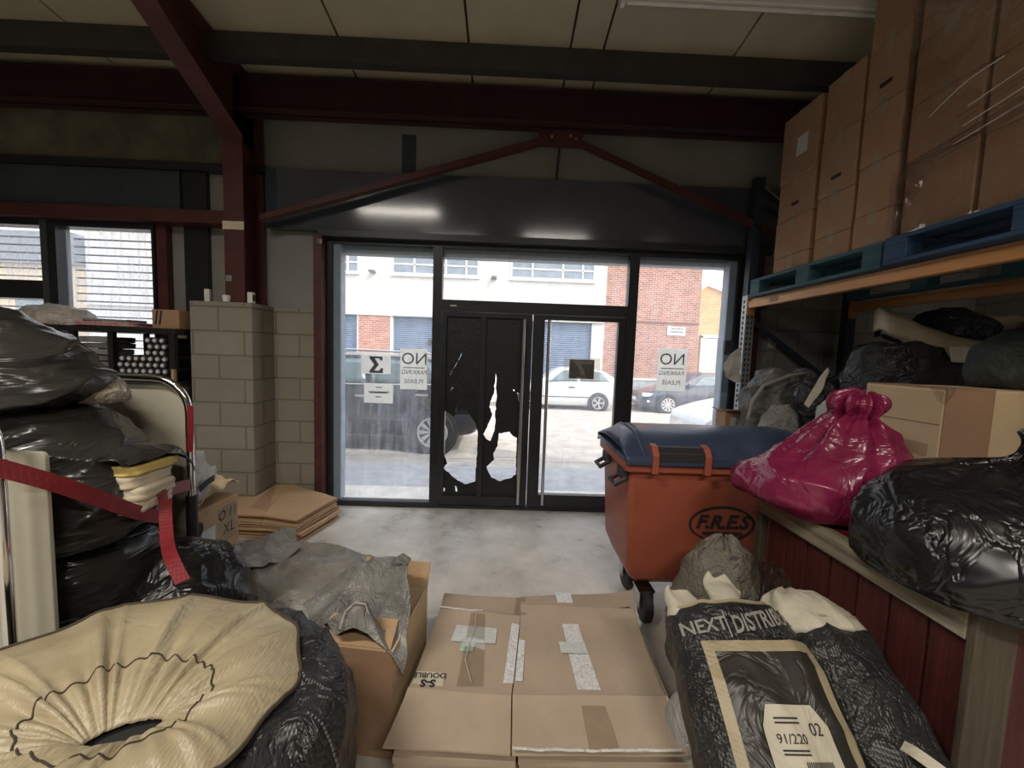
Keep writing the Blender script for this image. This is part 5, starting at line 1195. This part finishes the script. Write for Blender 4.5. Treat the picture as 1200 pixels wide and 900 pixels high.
bag('bag', 'big dark ribbed bag on top of the trolley load', [(-2.0, 1.52, 1.335, .1, .1), (-2.0, 1.52, 1.34, .30, .2, 2.6), (-1.98, 1.51, 1.40, .40, .25, 2.4), (-1.99, 1.51, 1.48, .40, .26, 2.3), (-2.02, 1.51, 1.60, .33, .22, 2.2), (-2.06, 1.51, 1.70, .18, .14), (-2.07, 1.51, 1.725, .02, .02)], 'polyolive', 85, .034, 3.4, None, None, (.6, .8, 2.4), nu=170, nv=110)
bag('bag_tail', 'knotted pale torn bag tail below the ribbed bag', [(*KEY((-1.641, 1.62, 1.375), -.03), .04, .04), (*KEY((-1.641, 1.62, 1.375), -.025), .07, .07), (*KEY((-1.634, 1.62, 1.382), 0), .085, .085), (*KEY((-1.626, 1.62, 1.4), .03), .05, .05), (*KEY((-1.626, 1.62, 1.4), .04), .01, .01)], mat('brown_white_film', (.40, .35, .28), .35, .5, 10, crease=.8, cscale=12), 86, .025, 12)
t = thing('cloth_bundle', 'folded yellow and cream cloth showing in the tear of the black bag', 'cloth', (-1.48, 1.58, .93))
def fold_(nm, x0, x1, y0, y1, z, h, m, seed):
    mb = MB()
    L_ = Loft([((x0 + x1) / 2, (y0 + y1) / 2, z, .05, .05, 4), ((x0 + x1) / 2, (y0 + y1) / 2, z + .002, (x1 - x0) / 2 * .95, (y1 - y0) / 2, 5), ((x0 + x1) / 2, (y0 + y1) / 2, z + h * .5, (x1 - x0) / 2, (y1 - y0) / 2, 5), ((x0 + x1) / 2, (y0 + y1) / 2, z + h, (x1 - x0) / 2 * .95, (y1 - y0) / 2 * .96, 5), ((x0 + x1) / 2, (y0 + y1) / 2, z + h + .002, .05, .05, 4)], .010, 9, seed)
    return obj(nm, L_.mb(60, 24), m, t, smooth='all')
fold_('cream_fold', -1.60, -1.385, 1.47, 1.66, .935, .045, 'creamcloth', 1)
fold_('cream_fold', -1.61, -1.375, 1.48, 1.67, .98, .05, 'creamcloth', 2)
fold_('cream_fold', -1.60, -1.385, 1.47, 1.67, 1.03, .05, 'creamcloth', 3)
fold_('yellow_fold', -1.60, -1.375, 1.47, 1.71, 1.08, .045, 'yellow', 4)
tag(obj('torn_flap', sheet_mb([[(-1.5, 1.44, 1.16), (-1.5, 1.56, 1.19), (-1.5, 1.68, 1.17), (-1.5, 1.78, 1.10)], [(-1.42, 1.44, 1.15), (-1.40, 1.56, 1.165), (-1.40, 1.68, 1.15), (-1.42, 1.78, 1.06)], [(-1.40, 1.45, 1.13), (-1.365, 1.55, 1.14), (-1.36, 1.66, 1.13), (-1.39, 1.77, 1.02)]], 30, 20, .008, 12, 2), 'polygrey', mid, smooth='all', solid=.003), 'torn lip over the cloth')
bag('bag', 'tall shiny black bag on the floor in front of the trolley', [(-1.27, 1.57, .002, .1, .1), (-1.27, 1.57, .005, .17, .20, 2.6), (-1.27, 1.57, .25, .19, .23, 2.5), (-1.29, 1.57, .48, .19, .22, 2.4), (-1.32, 1.63, .62, .15, .17, 2.3), (-1.36, 1.64, .71, .08, .10), (-1.37, 1.65, .74, .02, .02)], 'poly', 87, .034, 5, nu=150, nv=110)
t = obj('strap', ribbon([(-1.495, 1.145, 1.225), (-1.43, 1.246, 1.14), (-1.4, 1.343, 1.057), (-1.385, 1.479, 0.946), (-1.385, 1.589, 0.879)], .05, n=30), 'strap', None)
tag(t, 'wide red strap running from the near chrome tube across the bags', 'strap')
obj('knot', MB().tube([(-1.515, 1.17, 1.23), (-1.495, 1.145, 1.235), (-1.475, 1.17, 1.23), (-1.495, 1.195, 1.225)], .012, 8, closed=True), 'strap', t, smooth=True)
t = obj('strap', ribbon([(-1.36, 1.579, 0.959), (-1.34, 1.553, 0.899), (-1.25, 1.452, 0.845), (-1.14, 1.339, 0.843), (-1.06, 1.285, 0.793)], .040, up=(.5, .8, .2), n=30), 'strap', None)
tag(t, 'loose red strap end hanging down over the black bag', 'strap')
obj('cross_band', ribbon([(-1.375, 1.564, 0.96), (-1.38, 1.611, 0.972), (-1.42, 1.701, 0.96), (-1.47, 1.838, 0.927)], .05, n=24), 'strap', t)
t = obj('strap', ribbon([(-1.475, 1.862, 1.30), (-1.472, 1.858, 1.2), (-1.478, 1.858, 1.08)], .026, up=(1, 0, 0), n=16), 'strap', None)
tag(t, 'red strap wrapped down the far chrome tube', 'strap')
bag('bag', 'small clear and pink plastic scrap behind the near cream board', [(*KEY((-1.641, 1.45, 0.567), -.05), .01, .01), (*KEY((-1.64, 1.45, 0.577), -.03), .03, .03), (*KEY((-1.639, 1.45, 0.601), .0), .05, .05), (*KEY((-1.624, 1.45, 0.652), .04), .025, .025), (*KEY((-1.623, 1.45, 0.666), .06), .006, .006)], mat('pinkish_film', (.42, .27, .26), .3, .4, 14, crease=.8, cscale=14), 88, .015, 14)

# ---- big cream topped sack in the left foreground
t = thing('drawstring_sack', 'huge black woven sack with a gathered cream drawstring top in the left foreground', 'sack', (-.86, .90, 0))
cx, cy = -.86, .93
L = Loft([(cx, cy, .003, .1, .1), (cx + .02, cy, .006, .40, .36, 2.2), (cx + .02, cy, .2, .445, .385, 2.2), (cx + .015, cy, .5, .46, .39, 2.15), (cx + .015, cy, .62, .462, .39, 2.1), (cx + .01, cy, .695, .435, .375, 2.1), (cx, cy, .72, .36, .30), (cx, cy, .70, .1, .1)], .020, 7, 91)
obj('body', L.mb(200, 120), 'woven', t, smooth='all')
hx, hy = cx + .045, cy - .11
def topfn(u, v):
    th = 2 * PI * u; c, s = math.cos(th), math.sin(th)
    k = v
    ox = cx - .055 + (.395 + .012 * math.sin(9 * th) + .012 * noise.noise(Vector((c * 3, s * 3, 1)))) * c; oy = cy - .005 + (.352 + .01 * math.sin(11 * th + 1)) * s
    ix, iy = hx + .062 * c, hy + .030 * s + .022 * c
    x = ix + (ox - ix) * k; y = iy + (oy - iy) * k
    z = .742 + .055 * math.sin(min(1, k * 1.2) * PI * .5) ** .7 * (1 - .9 * max(0, (k - .45) / .55) ** 2.0) - .02 * c * k
    zin = max(0, 1 - k / .18)
    z -= .012 * zin
    n = noise.noise(Vector((c * 2, s * 2, 3)))
    w = 1.1 - 2.6 * abs(math.sin(5 * th + 2.2 * n)) ** .55 + .8 - 1.4 * abs(math.sin(9.5 * th + 2.5 * n + 1)) ** .6
    f = max(0, 1 - (k - .45) ** 2 * 2.2)
    z += .0095 * w * f * (.25 + .75 * min(1, k / .4)) + .006 * math.sin(26 * th + 2 * n) * max(0, 1 - abs(k - .25) / .25)
    z += .014 * noise.noise(Vector((x * 4, y * 4, 2))) * k
    return Vector((x, y, z))
obj('gathered_top', MB().grid(topfn, 260, 60, True), 'cream', t, smooth='all', solid=.004)
mb = MB()
mb.tube([topfn(k / 180, .32 + .008 * math.sin(k * .9)) + Vector((0, 0, .003)) for k in range(180)], .0024, 5, closed=True)
tag(obj('drawstring_stitching', mb, 'thread', t), 'dark stitched drawstring line')
obj('edge_piping', MB().tube([topfn(k / 150, 1.0) + Vector((0, 0, .003)) for k in range(150)], .0055, 6, closed=True), 'thread', t, smooth=True)
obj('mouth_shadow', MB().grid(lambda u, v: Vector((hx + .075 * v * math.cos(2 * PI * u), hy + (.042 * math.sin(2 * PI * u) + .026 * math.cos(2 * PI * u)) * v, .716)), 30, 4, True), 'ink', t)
mb = MB()
for j in range(26):
    a = L.pt(-.12, .30 + .5 * j / 26, .004); b = L.pt(-.12, .30 + .5 * (j + .55) / 26, .004); mb.tube([a, b], .003, 5)
obj('side_stitching', mb, 'greyink', t)

# ---- black shelving by the left windows
sh = thing('shelf_rack', 'black metal shelving unit in front of the shuttered windows', 'shelf', (-3.5, 3.45, 0))
for z in (1.66, 1.205): obj('shelf', B(-4.4, -2.82, 3.42, 3.80, z, z + .045), 'blackmetal', sh, bevel=.004)
obj('shelf', B(-4.4, -2.82, 3.42, 3.80, .5, .54), 'blackmetal', sh)
for x in (-4.36, -3.70, -3.375, -2.86):
    obj('post', MB().box(x - .022, x + .022, 3.43, 3.47, 0, 1.66), 'blackmetal', sh)
    obj('post', MB().box(x - .018, x + .018, 3.76, 3.79, 0, 1.66), 'blackmetal', sh)
def folded(label, x0, x1, y0, y1, z, h, m, group, seed, cat='cloth', nm='folded_cloth'):
    cx_, cy_ = (x0 + x1) / 2, (y0 + y1) / 2; a, b = (x1 - x0) / 2, (y1 - y0) / 2
    L_ = Loft([(cx_, cy_, z, .03, .03, 4), (cx_, cy_, z + .002, a * .96, b * .96, 6), (cx_, cy_, z + h * .5, a, b, 6), (cx_, cy_, z + h * .97, a * .96, b * .97, 6), (cx_, cy_, z + h, .03, .03, 4)], .006, 10, seed)
    o = obj(nm, L_.mb(40, 16), m, None, smooth='all'); return tag(o, label, cat, group)
zz = 1.252
pos = ['lowest', 'second', 'third', 'fourth', 'fifth', 'sixth', 'topmost']
for i in range(7):
    folded(f'{pos[i]} folded grey textile in the pile on the middle shelf', -3.67, -3.42 + random.uniform(-.02, .0), 3.44, 3.74, zz, .05, 'cloth' if i % 2 else mat('grey_cloth_light', (.22, .22, .215), .8, .4, 12), 'folded grey textiles on the shelf', i); zz += .0525
def roll0(x, z, label, group):
    t = thing('cloth_roll', label, 'roll', (x, 3.60, z), group)
    T = Matrix.Translation((x, 3.45, z)) @ Matrix.Rotation(-PI / 2, 4, 'X')
    obj('wrap', MB().lathe([(.022, 0), (.0285, .003), (.0285, .30), (.02, .303)], T, 16), 'darkpl', t, smooth=True)
    obj('core', MB().lathe([(.004, -.006), (.015, -.004), (.018, .002)], T, 14), 'labelpaper', t, smooth=True)
    return t
first = None; G = 'dark rolls with pale ends stacked on the middle shelf'
for (xs, n, rows) in ((-3.32, 4, 4), (-3.08, 3, 7)):
    for r in range(rows):
        for k in range(n):
            x = xs + k * .06 + (.03 if r % 2 else 0) * (.6); z = 1.2795 + r * .0535
            lb = f'dark roll with a pale end, {["left","right"][0 if n == 4 else 1]} stack, row {["one","two","three","four","five","six","seven"][r]} up, place {["one","two","three","four"][k]} from its left'
            if first is None: first = roll0(x, z, lb, G)
            else: dup(first, (x, 3.60, z), lb, G)
tag(obj('wood_block', B(-2.89 + .045, -2.842 + .02, 3.40, 3.428, 1.255, 1.36), 'card2', None), 'small tan card standing at the right end of the shelf', 'card')
bag('bag', 'pale crumpled plastic bag on the top shelf at the window', [(-3.98, 3.60, 1.706, .03, .03), (-3.98, 3.60, 1.708, .27, .14, 2.4), (-3.98, 3.60, 1.77, .30, .15), (-4.0, 3.60, 1.85, .22, .11), (-4.02, 3.60, 1.89, .04, .03)], mat('pinkish_white_film', (.46, .42, .38), .35, .25, 6, crease=.7, cscale=9), 95, .03, 7)
folded('red and white patterned cloth lying along the top shelf', -3.72, -3.22, 3.46, 3.74, 1.706, .045, 'redpattern', None, 12)
folded('blue grey folded sheet on the patterned cloth', -3.70, -3.30, 3.50, 3.72, 1.753, .022, mat('blue_grey_sheet', (.25, .29, .34), .6, .3, 8), None, 14)
t = thing('cardboard_box', 'small tan box with a black mark on the top shelf by the pier', 'box', (-2.98, 3.6, 1.705))
obj('body', B(-3.06, -2.83, 3.48, 3.78, 1.706, 1.87), 'cardbox', t, bevel=.006)
mb = MB()
for x in (-3.03, -2.995): mb.bar((x, 3.478, 1.74), (x + .02, 3.478, 1.86), .014, .003)
obj('printed_mark', mb, 'ink', t)
# ---- small things on the pier
tag(obj('white_switch', MB().box(-2.70, -2.655, 3.60, 3.63, 1.963, 2.075).box(-2.69, -2.665, 3.595, 3.60, 2.0, 2.05), 'skin_white', None, bevel=.004), 'leaning white plastic part at the left on the pier top', 'part')
tag(obj('white_cup', MB().lathe([(.022, 0), (.03, .004), (.036, .06), (.032, .06), (.026, .01)], Matrix.Translation((-2.49, 3.585, 1.963)), 20), 'skin_white', None, smooth=True), 'small white cup on the pier top beside the column', 'cup')
t = obj('white_dispenser', MB().box(-2.31, -2.265, 3.58, 3.63, 1.963, 2.06), 'skin_white', None, bevel=.006); tag(t, 'white plastic box with a dark face on the right pier corner', 'box')
obj('dark_face', MB().box(-2.2655, -2.263, 3.59, 3.62, 1.985, 2.04), 'ink', t)
tag(obj('white_label', B(-2.50, -2.455, 3.592, 3.599, 2.15, 2.20), 'paper', None), 'small torn white label stuck on the red column', 'label')

# ================================================================== light
def batten(x, y, power, warm, label):
    z = cz(y) - .16
    t = thing('batten_light', label, 'lamp', (x, y, z), 'fluorescent battens further inside')
    obj('housing', B(x - .8, x + .8, y - .05, y + .05, z + .03, z + .09), 'white', t, bevel=.006)
    for sx in (-.6, .6): obj('hanger', MB().tube([(x + sx, y, z + .09), (x + sx, y, z + .165)], .004, 6), 'steel', t)
    ld = bpy.data.lights.new('tube_light', 'AREA'); ld.shape = 'RECTANGLE'; ld.size = 1.55; ld.size_y = .10; ld.energy = power; ld.color = warm; ld.spread = rad(155)
    o = bpy.data.objects.new('tube_light', ld); C.objects.link(o); o.location = (0, 0, .02); o.parent = t
batten(-2.2, -.35, LAMP, (1, .93, .83), 'lit fluorescent batten nearest the viewer on the left')
batten(1.2, -2.6, LAMP * 1.3, (1, .93, .83), 'lit fluorescent batten further back on the right')
batten(-1.6, -3.6, LAMP * 1.0, (1, .93, .83), 'lit fluorescent batten furthest back')
sd = bpy.data.lights.new('sun', 'SUN'); sd.energy = SUN; sd.angle = rad(.6); sd.color = (1, .95, .87)
so = bpy.data.objects.new('sun', sd); C.objects.link(so)
dirn = Vector((-.60, .34, -.66)).normalized()      # travel direction of the light
so.rotation_euler = dirn.to_track_quat('-Z', 'Y').to_euler(); so.location = (6, -6, 12)
w = bpy.data.worlds.new('sky'); bpy.context.scene.world = w; w.use_nodes = True
nt = w.node_tree; bg = nt.nodes['Background']
sk_ = nt.nodes.new('ShaderNodeTexSky'); sk_.sky_type = 'NISHITA'; sk_.sun_disc = False; sk_.sun_elevation = rad(42); sk_.sun_rotation = rad(125)
sk_.air_density = 1.2; sk_.dust_density = 2.5
mxs = nt.nodes.new('ShaderNodeMix'); mxs.data_type = 'RGBA'; mxs.inputs[0].default_value = .55; mxs.inputs[7].default_value = (3.3, 3.15, 2.9, 1)
nt.links.new(sk_.outputs[0], mxs.inputs[6]); nt.links.new(mxs.outputs[2], bg.inputs[0]); bg.inputs[1].default_value = SKY
# ================================================================== camera
cam = bpy.data.cameras.new('camera'); co = bpy.data.objects.new('camera', cam); C.objects.link(co)
cam.sensor_width = 36; cam.lens = 460 / 1200 * 36; cam.clip_start = .02; cam.clip_end = 300
psi, pit, rol = rad(1.16), rad(4.5), rad(2.0)
fw_ = Vector((math.sin(psi) * math.cos(pit), math.cos(psi) * math.cos(pit), -math.sin(pit)))
r0 = Vector((math.cos(psi), -math.sin(psi), 0)); u0 = r0.cross(fw_)
rt = r0 * math.cos(rol) + u0 * math.sin(rol); up = -r0 * math.sin(rol) + u0 * math.cos(rol)
mw = Matrix((rt, up, -fw_)).transposed().to_4x4(); mw.translation = (0, 0, 1.6)
co.matrix_world = mw
sc = bpy.context.scene; sc.camera = co
sc.view_settings.view_transform = 'Standard'; sc.view_settings.look = 'None'; sc.view_settings.gamma = 1; sc.view_settings.use_curve_mapping = False
sc.view_settings.exposure = 0
sc.cycles.max_bounces = 10; sc.cycles.transparent_max_bounces = 16; sc.cycles.caustics_reflective = False; sc.cycles.caustics_refractive = False
sc.cycles.sample_clamp_indirect = 6
sc.cycles.use_denoising = True
